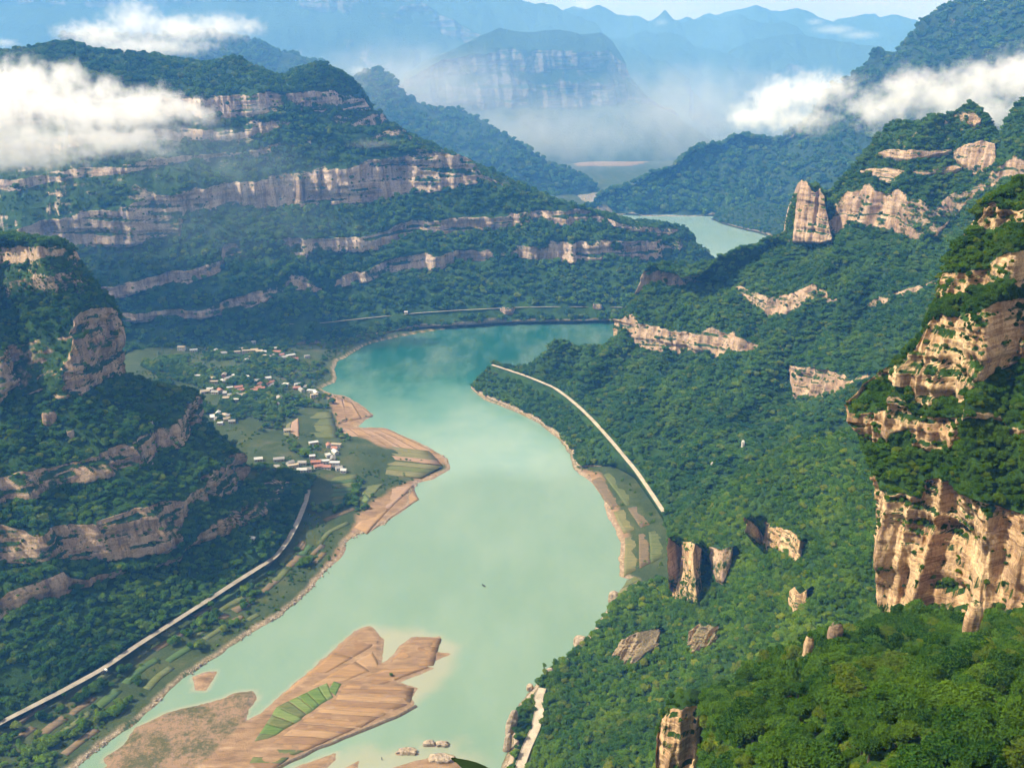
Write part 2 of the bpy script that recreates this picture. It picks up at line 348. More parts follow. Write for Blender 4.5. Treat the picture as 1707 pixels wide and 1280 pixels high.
# left bank, far: the great stepped mesa
massif('stepped_mesa', [
    dict(p=[(60, 612), (300, 598), (450, 586), (540, 578), (600, 563), (700, 550), (850, 540), (1010, 537), (1120, 530), (1200, 505), (1235, 470)], mode=('z', -6), jit=0),
    dict(p=[(60, 608), (300, 592), (450, 581), (540, 572), (600, 557), (700, 545), (850, 536), (1010, 533), (1120, 527), (1195, 500), (1228, 465)], mode=('z', 7), bank=0.9, jit=0.6),
    dict(p=[(60, 545), (220, 535), (337, 529), (420, 511), (461, 492), (530, 486), (566, 476), (649, 461), (705, 461), (750, 446), (800, 438), (847, 428), (890, 434), (930, 443), (1000, 434), (1060, 431), (1100, 428), (1150, 410), (1172, 416)], mode=('s', 30)),
    dict(p=[(60, 530), (220, 520), (337, 513), (420, 487), (462, 464), (520, 458), (566, 457), (649, 437), (705, 428), (754, 421), (800, 420), (847, 411), (950, 405), (1050, 400), (1100, 398), (1130, 398), (1160, 403)], mode=('s', 74), rock=0.9),
    dict(p=[(60, 520), (185, 497), (270, 479), (367, 458), (378, 430), (450, 432), (517, 432), (540, 421), (645, 416), (682, 395), (780, 390), (847, 380), (915, 376), (960, 378), (998, 370), (1040, 380), (1110, 392), (1152, 390)], mode=('s', 28), hi=1.6),
    dict(p=[(60, 500), (180, 474), (270, 456), (367, 436), (373, 410), (430, 404), (500, 398), (640, 390), (682, 375), (765, 364), (851, 356), (915, 352), (960, 350), (985, 351), (1005, 362), (1040, 372), (1110, 378), (1146, 385)], mode=('s', 74), rock=0.97),
    dict(p=[(-60, 440), (0, 425), (60, 420), (127, 412), (215, 408), (300, 394), (306, 364), (345, 356), (397, 343), (450, 352), (562, 342), (615, 345), (690, 328), (746, 319), (795, 308), (804, 298), (850, 320), (900, 334), (960, 348), (1000, 357)], mode=('s', 30), hi=1.5),
    dict(p=[(-60, 405), (0, 390), (67, 367), (120, 358), (180, 345), (262, 330), (330, 320), (394, 304), (470, 298), (525, 292), (555, 277), (637, 270), (700, 263), (727, 258), (765, 257), (790, 270), (803, 290), (850, 314), (900, 329), (985, 352)], mode=('s', 76), rock=1.0),
    dict(p=[(-60, 330), (0, 320), (100, 300), (200, 290), (300, 275), (400, 262), (480, 255), (560, 250), (620, 243), (680, 235), (725, 247), (765, 256), (795, 274)], mode=('s', 40), rock=0.35),
    dict(p=[(-60, 312), (0, 300), (100, 284), (200, 275), (300, 262), (400, 250), (480, 243), (560, 235), (620, 228), (665, 215), (700, 236), (745, 252), (780, 266)], mode=('s', 66), rock=0.55),
    dict(p=[(-60, 270), (0, 262), (100, 250), (200, 240), (300, 235), (400, 230), (499, 220), (560, 220), (622, 216), (650, 208)], mode=('s', 40), rock=0.2),
    dict(p=[(-60, 240), (0, 236), (100, 228), (200, 220), (300, 215), (400, 210), (499, 203), (560, 198), (622, 194), (638, 190)], mode=('s', 72), rock=0.7),
    dict(p=[(-60, 210), (0, 205), (100, 200), (200, 196), (300, 194), (400, 192), (480, 191), (545, 188), (600, 184), (622, 186)], mode=('s', 45), rock=0.3),
    dict(p=[(-60, 175), (0, 172), (100, 168), (200, 165), (300, 160), (400, 157), (469, 156), (520, 152), (575, 158), (607, 165)], mode=('s', 76), rock=0.97),
    dict(p=[(-60, 150), (0, 140), (100, 138), (200, 135), (300, 140), (400, 148), (469, 146), (500, 132), (520, 122), (545, 117), (575, 128), (603, 152)], mode=('s', 30)),
    dict(p=[(-60, 96), (0, 85), (40, 84), (75, 78), (115, 78), (150, 86), (190, 92), (240, 88), (300, 100), (350, 104), (390, 100), (440, 117), (480, 124), (510, 118), (545, 113), (575, 126), (602, 150)], mode=('s', 15), hi=1.35),
    dict(mode=('back', 300, -20)), dict(mode=('back', 500, -200)), dict(mode=('back', 600, -500))],
    n=(-0.25, 0.97), cols=520, label_rows=[2, 52, 22, 28, 26, 36, 40, 20, 10, 14, 12, 10, 18, 12, 20, 5, 6, 6], matl=M_GREY,
    wrap1=(0.10, 1.0), wrap0=(-1, 0.1), wl=900, amp=17, gully=26, jit=2.0, sm=31, gscale=2.2)

# behind the mesa: long blue ridge coming down to the reservoir
massif('blue_ridge', [
    dict(p=[(100, 345), (600, 340), (850, 338), (940, 333), (985, 328), (1010, 322)], mode=('z', -5), jit=0),
    dict(p=[(100, 200), (300, 210), (500, 240), (700, 270), (850, 300), (930, 310), (1000, 318)], mode=('s', 28)),
    dict(p=[(100, 190), (300, 200), (500, 228), (700, 260), (850, 292), (930, 305), (998, 314)], mode=('s', 60), rock=0.4),
    dict(p=[(100, 60), (270, 62), (355, 54), (410, 63), (470, 86), (540, 103), (590, 128), (612, 114), (625, 112), (652, 124), (666, 148), (720, 179), (762, 178), (800, 198), (870, 240), (920, 268), (965, 283), (990, 303)], mode=('s', 35)),
    dict(mode=('back', 400, -80)), dict(mode=('back', 500, -700))],
    n=(-0.35, 0.94), cols=260, label_rows=[30, 4, 50, 5, 5], matl=M_FAR, wrap1=(0.1, 1), wl=900, amp=26, gully=40, jit=1.5, sm=25, gscale=4)
massif('high_blue_wall', [
    dict(p=[(-200, 262), (200, 260), (500, 258), (700, 256), (830, 254)], mode=('z', -5), jit=0),
    dict(p=[(-200, 120), (200, 110), (400, 90), (560, 105), (640, 120), (740, 110), (820, 120)], mode=('s', 30)),
    dict(p=[(-200, 60), (0, 40), (200, 45), (400, 45), (560, 60), (700, 80), (770, 88), (818, 108)], mode=('s', 60), rock=0.25),
    dict(p=[(-200, 20), (0, 10), (200, 15), (400, 5), (560, 20), (700, 40), (760, 62), (815, 95)], mode=('s', 40)),
    dict(p=[(-200, -60), (0, -50), (200, -40), (400, -30), (560, -25), (640, -20), (697, 1), (735, 23), (765, 37), (800, 58), (812, 72)], mode=('s', 66), rock=0.55),
    dict(p=[(-200, -190), (0, -170), (200, -150), (400, -110), (560, -60), (640, -40), (680, -12), (735, 20), (765, 34), (800, 55), (810, 70)], mode=('s', 45), rock=0.3),
    dict(mode=('back', 600, -50)), dict(mode=('back', 600, -900))],
    n=(-0.3, 0.95), cols=260, label_rows=[30, 14, 10, 18, 20, 5, 5], matl=M_FAR, wrap1=(0.1, 1), wl=1200, amp=50, gully=50, jit=1.5, sm=25, gscale=5)
massif('central_mesa', [
    dict(p=[(560, 290), (700, 288), (900, 286), (1100, 282), (1240, 275)], mode=('z', -5), jit=0),
    dict(p=[(600, 215), (690, 200), (760, 190), (850, 182), (960, 180), (1040, 178), (1085, 172), (1130, 190)], mode=('s', 24)),
    dict(p=[(640, 175), (700, 150), (760, 140), (850, 138), (960, 136), (1020, 135), (1055, 142), (1084, 165)], mode=('s', 62), rock=0.9),
    dict(p=[(650, 160), (710, 130), (760, 124), (850, 122), (960, 120), (1020, 120), (1052, 132)], mode=('s', 50), rock=0.4),
    dict(p=[(680, 130), (735, 100), (780, 92), (850, 86), (960, 84), (1010, 85), (1044, 110)], mode=('s', 68), rock=0.9),
    dict(p=[(690, 120), (740, 90), (790, 68), (815, 56), (835, 50), (860, 54), (890, 56), (930, 52), (960, 57), (1000, 57), (1020, 70), (1032, 88)], mode=('s', 32)),
    dict(mode=('back', 400, -20)), dict(mode=('back', 500, -800))],
    n=(-0.2, 0.98), cols=200, label_rows=[26, 20, 6, 16, 16, 5, 5], matl=M_FAR, wrap1=(0.2, 1), wrap0=(-0.5, 1), wl=1000, wz=0.9, amp=34, gully=30, jit=1.2, sm=15, gscale=3.5)
def ridge(name, base_v, top, n, zb=0, back=900, rockw=0.25, amp=70, gully=120):
    u0, u1 = top[0][0], top[-1][0]
    massif(name, [dict(p=[(u0-60, base_v), (u1+60, base_v)], mode=('z', zb-5), jit=0),
                  dict(p=[(p[0], p[1]*0.45+base_v*0.55) for p in top], mode=('s', 24)),
                  dict(p=[(p[0], p[1]*0.7+base_v*0.3) for p in top], mode=('s', 50), rock=rockw),
                  dict(p=top, mode=('s', 33), rock=0.1), dict(mode=('back', back, -150)), dict(mode=('back', back, -900))],
           n=n, cols=200, label_rows=[20, 14, 20, 4, 4], matl=M_FAR, wrap0=(-0.3, 1), wrap1=(0.3, 1), wl=1200, amp=amp, gully=gully, jit=3.0, sm=21, gscale=6)
ridge('distant_ridge', 235, [(640, 20), (700, -20), (780, -30), (860, -18), (930, 0), (985, 22), (1012, 45), (1080, 80), (1150, 120)], (-0.2, 1), zb=40)
ridge('distant_ridge', 205, [(900, 60), (960, 20), (1000, 4), (1030, 17), (1060, 18), (1085, 24), (1110, 17), (1140, 25), (1170, 20), (1200, 30), (1240, 31), (1275, 42), (1320, 52), (1400, 70)], (0, 1), zb=60)
ridge('distant_ridge', 225, [(980, 75), (1040, 62), (1090, 50), (1120, 52), (1160, 68), (1205, 80), (1240, 60), (1270, 51), (1330, 50), (1360, 56), (1395, 70), (1450, 78), (1520, 100), (1600, 120)], (0, 1), zb=40)
ridge('distant_ridge', 160, [(1100, 40), (1200, 15), (1240, 13), (1280, 18), (1330, 22), (1370, 32), (1400, 34), (1440, 27), (1490, 30), (1530, 40), (1580, 60), (1700, 80)], (0, 1), zb=150, back=2000)
massif('shadowed_peak', [
    dict(p=[(935, 352), (1000, 356), (1060, 360), (1195, 362), (1260, 366), (1310, 375), (1400, 390), (1560, 415), (1720, 440), (1900, 470)], mode=('z', -5), jit=0),
    dict(p=[(935, 349), (1000, 352), (1060, 357), (1195, 358), (1260, 362), (1310, 371), (1400, 386), (1560, 410), (1720, 435), (1900, 465)], mode=('z', 6), bank=0.8, jit=0.3),
    dict(p=[(960, 346), (1010, 345), (1060, 322), (1100, 300), (1150, 280), (1210, 262), (1300, 250), (1400, 240), (1560, 220), (1720, 210), (1900, 200)], mode=('s', 27)),
    dict(p=[(985, 342), (1030, 324), (1080, 300), (1120, 275), (1180, 250), (1230, 238), (1300, 232), (1340, 218), (1400, 180), (1450, 160), (1560, 150), (1720, 130), (1900, 120)], mode=('s', 34)),
    dict(p=[(990, 340), (1032, 322), (1082, 298), (1122, 273), (1182, 247), (1232, 235), (1302, 227), (1345, 210), (1400, 160), (1460, 135), (1560, 110), (1720, 90), (1900, 80)], mode=('s', 65), rock=0.4),
    dict(p=[(992, 338), (1034, 320), (1084, 296), (1124, 271), (1184, 245), (1240, 232), (1304, 222), (1350, 195), (1385, 150), (1440, 118), (1452, 96), (1463, 98), (1476, 106), (1500, 82), (1530, 52), (1545, 30), (1575, 16), (1608, 9), (1640, 18), (1665, 0), (1760, -50), (1900, -120)], mode=('s', 42), rock=0.2),
    dict(mode=('back', 300, -20)), dict(mode=('back', 500, -900))],
    n=(0.62, 0.78), cols=300, label_rows=[2, 40, 20, 6, 40, 5, 5], matl=M_FAR, wrap0=(0.1, 1), wl=900, amp=30, gully=60, jit=3, sm=25, gscale=2.6)
massif('headland', [
    dict(p=[(1187, 366), (1205, 374), (1240, 384), (1268, 390), (1290, 397), (1340, 410)], mode=('z', -4), jit=0),
    dict(p=[(1186, 364), (1205, 371), (1240, 381), (1268, 387), (1290, 394), (1340, 406)], mode=('z', 5), bank=0.9, jit=0),
    dict(p=[(1192, 361), (1222, 350), (1257, 338), (1275, 345), (1310, 349), (1370, 352)], mode=('s', 30)),
    dict(mode=('back', 90, -8)), dict(mode=('back', 120, -70))],
    n=(0.2, 0.98), cols=70, label_rows=[2, 18, 4, 4], matl=M_FAR, wrap0=(0.1, 1), wl=300, amp=5, gully=6, jit=0.5, gscale=1.5)
massif('pyramid_mountain', [
    dict(p=[(786, 651), (808, 667), (850, 683), (900, 707), (930, 731), (950, 759), (960, 785), (1024, 788), (1056, 806), (1092, 858), (1113, 896)], mode=('z', -4), jit=0),
    dict(p=[(785, 645), (810, 660), (850, 676), (900, 700), (932, 725), (955, 751), (964, 776), (1022, 777), (1056, 795), (1093, 848), (1115, 886)], mode=('z', 4), bank=0.75, jit=0.8),
    dict(p=[(818, 612), (850, 622), (880, 632), (930, 654), (975, 694), (1010, 733), (1060, 793), (1100, 853), (1122, 888)], mode=('z', [36, 36, 33, 28, 22, 17, 14]), jit=0),
    dict(p=[(820, 606), (850, 616), (880, 626), (932, 647), (980, 687), (1017, 727), (1068, 788), (1108, 848), (1130, 884)], mode=('z', [38, 38, 35, 30, 24, 18, 15]), jit=0),
    dict(p=[(1022, 558), (1050, 566), (1075, 580), (1120, 590), (1150, 581), (1210, 600), (1240, 596), (1285, 586), (1296, 579), (1312, 613), (1325, 650), (1380, 668), (1420, 664), (1440, 650), (1560, 640), (1750, 620)], mode=('s', 30), hi=1.6),
    dict(p=[(1020, 529), (1060, 535), (1130, 550), (1180, 554), (1205, 555), (1250, 570), (1295, 575), (1311, 609), (1360, 611), (1400, 620), (1432, 640), (1560, 625), (1750, 600)], mode=('s', 78), rock=1.0),
    dict(p=[(1055, 496), (1090, 484), (1138, 492), (1148, 475), (1222, 484), (1236, 500), (1275, 516), (1330, 522), (1400, 519), (1436, 507), (1560, 480), (1750, 450)], mode=('s', 30), hi=1.5),
    dict(p=[(1072, 458), (1090, 453), (1125, 456), (1142, 470), (1180, 480), (1225, 482), (1270, 487), (1340, 487), (1400, 487), (1436, 497), (1560, 470), (1750, 440)], mode=('s', 70), rock=0.85),
    dict(p=[(1135, 466), (1165, 463), (1200, 440), (1250, 412), (1285, 394), (1310, 386), (1345, 395), (1385, 400), (1420, 382), (1470, 385), (1530, 393), (1565, 375), (1620, 320), (1750, 280)], mode=('s', 31), hi=1.5),
    dict(p=[(1150, 462), (1170, 459), (1205, 436), (1250, 409), (1285, 391), (1308, 384), (1326, 310), (1338, 300), (1350, 312), (1362, 318), (1372, 311), (1390, 322), (1425, 322), (1480, 320), (1510, 318), (1560, 333), (1620, 290), (1750, 250)], mode=('s', 74), rock=0.80, jit=2),
    dict(p=[(1160, 460), (1180, 455), (1210, 432), (1255, 406), (1290, 388), (1310, 380), (1328, 308), (1340, 299), (1352, 309), (1368, 308), (1382, 298), (1425, 282), (1440, 278), (1520, 285), (1590, 283), (1652, 276), (1700, 240), (1780, 220)], mode=('s', 40), hi=1.35),
    dict(p=[(1160, 459), (1180, 454), (1210, 431), (1255, 405), (1290, 387), (1310, 379), (1328, 307), (1340, 298), (1352, 308), (1368, 307), (1382, 297), (1425, 280), (1440, 250), (1460, 240), (1520, 238), (1590, 240), (1655, 240), (1700, 225), (1780, 210)], mode=('s', 66), rock=0.08, hi=1.3),
    dict(p=[(1160, 458), (1180, 453), (1210, 430), (1255, 404), (1290, 386), (1310, 378), (1328, 306), (1340, 297), (1352, 307), (1368, 306), (1382, 296), (1425, 279), (1440, 248), (1462, 228), (1492, 213), (1530, 204), (1575, 186), (1598, 177), (1618, 170), (1636, 181), (1650, 210), (1662, 232), (1680, 190), (1707, 163), (1780, 120)], mode=('s', 50), rock=0.12, hi=1.3),
    dict(mode=('back', 120, -60)), dict(mode=('back', 500, -700))],
    n=(0.80, 0.60), cols=460, label_rows=[2, 16, 3, 66, 24, 28, 16, 30, 34, 16, 16, 14, 5, 5], matl=M_RED,
    wrap0=(0.35, 0.94), wl=520, amp=8, gully=40, jit=2.2, sm=25, gscale=1.2, flat=(1, 2, 3))
massif('right_hillside', [
    dict(p=[(730, 1500), (800, 1350), (835, 1283), (851, 1237), (846, 1203), (870, 1167), (902, 1127), (960, 1083), (987, 1052), (1012, 1012), (1035, 990), (1062, 972)], mode=('z', -4), jit=0),
    dict(p=[(742, 1500), (812, 1350), (848, 1283), (862, 1237), (857, 1203), (878, 1167), (908, 1127), (966, 1083), (993, 1052), (1018, 1012), (1042, 990), (1068, 972)], mode=('z', 5), bank=1.0, jit=0.6),
    dict(p=[(1000, 1500), (1080, 1400), (1130, 1300), (1140, 1200), (1120, 1120), (1118, 1060), (1116, 1010), (1112, 985), (1113, 970)], mode=('s', 33), jit=0, lo=0.55),
    dict(p=[(1300, 1500), (1330, 1350), (1300, 1200), (1260, 1100), (1215, 1030), (1180, 1000), (1150, 1003), (1125, 990), (1117, 960)], mode=('s', 33), jit=0, lo=0.55),
    dict(p=[(1320, 1450), (1350, 1300), (1320, 1150), (1280, 1050), (1225, 960), (1190, 925), (1165, 915), (1140, 900), (1113, 893)], mode=('s', 50), rock=0.0, jit=0, lo=0.8),
    dict(p=[(2200, 900), (2000, 700), (1760, 640), (1600, 660), (1500, 692), (1420, 720), (1350, 736), (1290, 756), (1225, 790), (1200, 812), (1140, 850), (1115, 884)], mode=('s', 35), jit=2, hi=2.5),
    dict(mode=('back', 60, -55)), dict(mode=('back', 160, -190)), dict(mode=('back', 100, -300))],
    n=(0.93, 0.36), cols=360, label_rows=[2, 60, 30, 16, 70, 4, 5, 5], matl=M_ORANGE,
    wrap1=(0.8, 0.6), wl=300, amp=7, gully=13, jit=2, sm=25, wz=0.8, flat=(1,))
massif('near_spur', [
    dict(p=[(300, 3300), (900, 3300), (1600, 3300), (2600, 3300)], mode=('t', [35, 35, 35, 35]), jit=0),
    dict(p=[(1130, 1560), (1250, 1560), (1707, 1560), (2300, 1560)], mode=('t', [240, 170, 105, 90]), jit=0),
    dict(p=[(1168, 1330), (1230, 1300), (1450, 1250), (1707, 1240), (2000, 1230)], mode=('t', [300, 230, 185, 180, 180]), jit=0),
    dict(p=[(1171, 1262), (1171, 1235), (1170, 1205), (1172, 1176), (1215, 1140), (1270, 1118), (1345, 1090), (1450, 1052), (1500, 1030), (1600, 1035), (1707, 1025), (1900, 1015)], mode=('t', [335, 338, 340, 338, 338, 345, 352, 368, 378, 368, 352, 340]), jit=0),
    dict(mode=('back', 20, -26)), dict(mode=('back', 60, -110)), dict(mode=('back', 60, -160))],
    n=(0.0, 1.0), cols=200, label_rows=[10, 30, 60, 4, 8, 8], matl=M_ORANGE, wrap0=(-0.2, 1.0), wl=70, amp=0.0, gully=5, jit=0, sm=1, gscale=0.5, wz=2.6)
massif('rock_tower', [
    dict(p=[(1096, 1420), (1130, 1420), (1160, 1400)], mode=('t', [325, 322, 322]), jit=0),
    dict(p=[(1094, 1290), (1097, 1255), (1106, 1300), (1130, 1320), (1155, 1310), (1172, 1270)], mode=('t', [331, 332, 328, 326, 327, 332]), rock=1, jit=1),
    dict(p=[(1096, 1222), (1104, 1196), (1120, 1180), (1145, 1172), (1163, 1177), (1172, 1200)], mode=('s', 83), rock=1, jit=1.5),
    dict(mode=('back', 6, 2)), dict(mode=('back', 25, -60))],
    n=(0.35, 0.94), cols=60, label_rows=[20, 24, 40, 4, 6], matl=M_ORANGE, wrap0=(0.2, 1), wrap1=(0.3, 1), wl=40, amp=3.2, gully=0, jit=1, sm=3, gscale=0.3, relief=1.2, wz=0.9)
massif('near_cliff', [
    dict(p=[(1466, 985), (1484, 1060), (1530, 1075), (1570, 1070), (1601, 1070), (1618, 1095), (1657, 1080), (1707, 1070), (1900, 1060)], mode=('t', [405, 396, 388, 380, 370, 358, 356, 350, 330]), jit=0),
    dict(p=[(1458, 930), (1470, 965), (1483, 1000), (1500, 1017), (1530, 1018), (1573, 1019), (1601, 1012), (1610, 1052), (1622, 1062), (1632, 1045), (1657, 1034), (1707, 1012), (1900, 1000)], mode=('t', [406, 400, 396, 392, 388, 384, 378, 362, 356, 356, 358, 352, 335]), rock=1, jit=0),
    dict(p=[(1456, 845), (1457, 890), (1470, 900), (1500, 905), (1530, 910), (1590, 915), (1603, 905), (1618, 880), (1660, 862), (1707, 866), (1900, 860)], mode=('s', 82), rock=1, jit=3),
    dict(p=[(1453, 778), (1460, 790), (1468, 815), (1490, 817), (1507, 820), (1535, 832), (1542, 800), (1573, 797), (1600, 830), (1612, 835), (1640, 842), (1707, 858), (1900, 850)], mode=('s', 84), rock=1.0, jit=1.5),
    dict(p=[(1453, 774), (1460, 786), (1470, 808), (1490, 811), (1507, 814), (1535, 826), (1543, 792), (1575, 790), (1600, 812), (1612, 812), (1640, 818), (1707, 832), (1900, 825)], mode=('s', 40), rock=0, jit=1),
    dict(p=[(1421, 690), (1440, 738), (1455, 748), (1470, 735), (1480, 737), (1495, 719), (1522, 712), (1530, 741), (1556, 752), (1598, 746), (1604, 700), (1618, 690), (1664, 705), (1676, 732), (1707, 725), (1900, 720)], mode=('s', 66), rock=0.0, jit=1, sm=5),
    dict(p=[(1419, 667), (1432, 684), (1462, 688), (1486, 680), (1492, 651), (1515, 660), (1524, 690), (1560, 697), (1600, 699), (1608, 682), (1620, 684), (1664, 696), (1676, 722), (1707, 716), (1900, 710)], mode=('s', 80), rock=1.0, jit=1.5, sm=5),
    dict(p=[(1419, 664), (1440, 645), (1480, 622), (1500, 640), (1520, 645), (1531, 668), (1548, 676), (1574, 669), (1603, 677), (1612, 655), (1638, 637), (1655, 624), (1707, 600), (1900, 580)], mode=('s', 36), rock=0.0, jit=1.5),
    dict(p=[(1424, 662), (1450, 636), (1480, 617), (1500, 613), (1527, 612), (1534, 602), (1560, 596), (1580, 590), (1603, 598), (1640, 600), (1660, 590), (1707, 570), (1900, 560)], mode=('s', 80), rock=0.95, jit=1.5),
    dict(p=[(1440, 640), (1480, 614), (1515, 596), (1533, 590), (1543, 560), (1565, 556), (1590, 548), (1620, 545), (1660, 552), (1707, 540), (1900, 530)], mode=('s', 68), rock=0.75, jit=2),
    dict(p=[(1480, 612), (1515, 594), (1535, 586), (1545, 545), (1560, 520), (1585, 530), (1620, 522), (1660, 505), (1707, 500), (1900, 490)], mode=('s', 62), rock=0.6, jit=2),
    dict(p=[(1535, 582), (1547, 540), (1562, 510), (1590, 500), (1620, 488), (1650, 478), (1672, 466), (1690, 476), (1707, 480), (1900, 470)], mode=('s', 40), rock=0.15, jit=2),
    dict(p=[(1562, 508), (1568, 470), (1572, 455), (1600, 458), (1635, 452), (1660, 432), (1680, 422), (1707, 420), (1900, 410)], mode=('s', 74), rock=0.8, jit=2),
    dict(p=[(1566, 470), (1580, 430), (1596, 402), (1622, 388), (1640, 388), (1660, 384), (1707, 378), (1900, 372)], mode=('s', 42), rock=0.1, jit=1.5),
    dict(p=[(1620, 380), (1628, 344), (1650, 338), (1665, 350), (1690, 352), (1707, 350), (1900, 345)], mode=('s', 76), rock=0.85, jit=1.5),
    dict(p=[(1630, 342), (1648, 328), (1670, 317), (1694, 305), (1707, 306), (1900, 280)], mode=('s', 36), rock=0, jit=1.5),
    dict(mode=('back', 30, 0)), dict(mode=('back', 60, -60)), dict(mode=('back', 60, -300))],
    n=(0.72, 0.69), cols=330, label_rows=[8, 12, 46, 36, 4, 30, 22, 22, 26, 20, 14, 20, 20, 20, 16, 12, 4, 5, 5], matl=M_ORANGE,
    wrap0=(0.75, 0.66), wz=0.9, wl=120, amp=4.6, gully=2.0, jit=1.5, sm=7, gscale=0.42, relief=1.25)
# ---------------------------------------------------------------- ray casting onto what stands already
BV = {}
def bvh(names):
    out = []
    for nm in names:
        if nm not in BV:
            t = TERR[nm]; G = t['G']; R, C = G.shape[:2]
            BV[nm] = BVHTree.FromPolygons([tuple(p) for p in G.reshape(-1, 3)], [tuple(f) for f in grid_faces(R, C).tolist()])
        out.append(BV[nm])
    return out
def hit(u, v, names, z0=None):
    d = Vector(rays([(u, v)])[0]); best = None
    for b in bvh(names):
        loc, nor, i, dist = b.ray_cast(Vector(CAM), d)
        if loc is not None and (best is None or dist < best[1]): best = (loc, dist)
    if best is None: return np.array(on_z(u, v, z0 if z0 is not None else 5.0))
    return np.array(best[0])
def drop(x, y, names, default=0.0):
    z = default
    for b in bvh(names):
        loc, nor, i, dist = b.ray_cast(Vector((x, y, 2000)), Vector((0, 0, -1)))
        if loc is not None: z = max(z, loc.z)
    return z
def hit_t(pts, names, k=0.99):
    out = []
    for u, v in pts:
        d = rays([(u, v)])[0]; out.append(np.linalg.norm(hit(u, v, names)-CAM)/np.linalg.norm(d)*k)
    return out
def patch(name, bot, top, base, matl, ang=80, amp=3.0, gs=0.4, rock=0.92, rows=34, cols=80, k=0.992, n=(0.75, 0.66), label=None, jit=2.0, bank=0.0, back=7):
    """a rock face standing out of a slope, its foot buried in it"""
    t = np.array(hit_t(bot, [base], k)); md = np.median(t); t = np.where(np.abs(t/md-1) > 0.06, md, t)
    low = [(p[0], p[1]+12) for p in bot]; t2 = np.array(hit_t(low, [base], 1.0)); t2 = np.where(np.abs(t2/md-1) > 0.07, md, t2)+8
    o = massif(name, [dict(p=low, mode=('t', list(t2)), jit=0), dict(p=bot, mode=('t', list(t)), rock=rock, jit=jit, bank=bank),
        dict(p=top, mode=('s', ang), rock=rock, jit=jit, bank=bank), dict(mode=('back', back, 0)), dict(mode=('back', 30, -35))],
        n=n, cols=cols, label_rows=[6, rows, 4, 6], matl=matl, wrap0=(0.7, 0.7), wrap1=(0.3, 1), wl=35, amp=amp, gully=0, jit=1, sm=3, gscale=gs, wz=0.8)
    if label: del o['kind']; tag(o, label, 'rock')
    return o
RHS = 'right_hillside'
patch('spur_cliff', [(1114, 955), (1120, 985), (1138, 1003), (1158, 1006), (1168, 984)], [(1113, 898), (1130, 900), (1150, 905), (1167, 916)], RHS, M_ORANGE, amp=4, gs=0.5, rows=60, k=0.985)
patch('rock_buttress', [(1184, 945), (1192, 967), (1204, 971), (1217, 940)], [(1182, 912), (1195, 918), (1218, 914)], RHS, M_RED, amp=3, rows=36, cols=50, k=0.988, label='shaded reddish buttress just right of the orange spur cliff')
patch('rock_ledge', [(1242, 876), (1262, 900), (1285, 912), (1310, 926), (1335, 930), (1362, 918)], [(1240, 862), (1265, 864), (1285, 874), (1310, 884), (1340, 900), (1362, 906)], RHS, M_ORANGE, ang=74, amp=3.5, rock=0.62, jit=4, label='broken orange rock ledge running down through the trees')
patch('rock_outcrop', [(1316, 1002), (1322, 1019), (1334, 1012), (1346, 1004)], [(1317, 984), (1325, 978), (1334, 988), (1346, 981)], RHS, M_ORANGE, amp=3, rows=30, cols=44, label='small forked orange outcrop with two prongs on the wooded slope')
patch('rockfall', [(1022, 1090), (1034, 1101), (1060, 1103), (1078, 1086), (1096, 1073)], [(1036, 1066), (1060, 1054), (1092, 1048)], RHS, M_ORANGE, ang=46, amp=5, gs=0.14, rock=1.0, bank=0.4, rows=60, cols=110, label='pinkish rockfall of broken slabs in the green slope', jit=3)
patch('earth_scar', [(1144, 1076), (1156, 1084), (1176, 1078), (1194, 1064)], [(1150, 1052), (1165, 1040), (1190, 1046)], RHS, M_ORANGE, ang=44, amp=4, gs=0.14, rock=1.0, bank=0.2, rows=50, cols=90, label='bare orange earth scar below the orange spur cliff', jit=4)
for _bt, _tp in [([(1436, 284), (1460, 292), (1500, 295), (1540, 289), (1584, 286), (1604, 279)], [(1436, 283), (1460, 280), (1500, 283), (1540, 284), (1584, 278), (1604, 278)]),
        ([(1590, 258), (1604, 274), (1634, 284), (1658, 270)], [(1590, 254), (1606, 241), (1636, 233), (1658, 241)]),
        ([(1464, 255), (1490, 262), (1520, 263), (1555, 257), (1586, 252)], [(1464, 254), (1490, 249), (1520, 250), (1555, 251), (1586, 250)]),
        ([(1611, 204), (1625, 209), (1637, 202)], [(1611, 202), (1622, 185), (1637, 198)])]:
    patch('summit_cliff', _bt, _tp, 'pyramid_mountain', M_RED, amp=3, gs=0.5, k=0.9965, back=3, rock=1.0, rows=20, cols=60, n=(0.8, 0.6), jit=2.5)
_b = [(1305, 388), (1322, 400), (1345, 404), (1365, 405), (1388, 398)]
_t = hit_t(_b, ['pyramid_mountain'], 0.985)
massif('rock_pinnacle', [
    dict(p=[(p[0], p[1]+8) for p in _b], mode=('t', [t+14 for t in hit_t([(p[0], p[1]+8) for p in _b], ['pyramid_mountain'], 1.0)]), jit=0), dict(p=_b, mode=('t', _t), rock=1, jit=1.0),
    dict(p=[(1312, 350), (1328, 338), (1348, 345), (1366, 350), (1380, 362)], mode=('s', 78), rock=0.85, jit=1.5),
    dict(p=[(1324, 322), (1330, 306), (1338, 299), (1346, 305), (1352, 318), (1358, 322), (1366, 314), (1374, 326)], mode=('s', 80), rock=0.9, jit=1.0),
    dict(mode=('back', 12, -3)), dict(mode=('back', 40, -60))],
    n=(0.5, 0.86), cols=80, label_rows=[6, 26, 26, 5, 6], matl=M_RED, wrap0=(0.4, 0.9), wrap1=(0.4, 1), wl=60, amp=7, gully=0, jit=1, sm=3, gscale=0.8, wz=0.9)
FOOTL = []
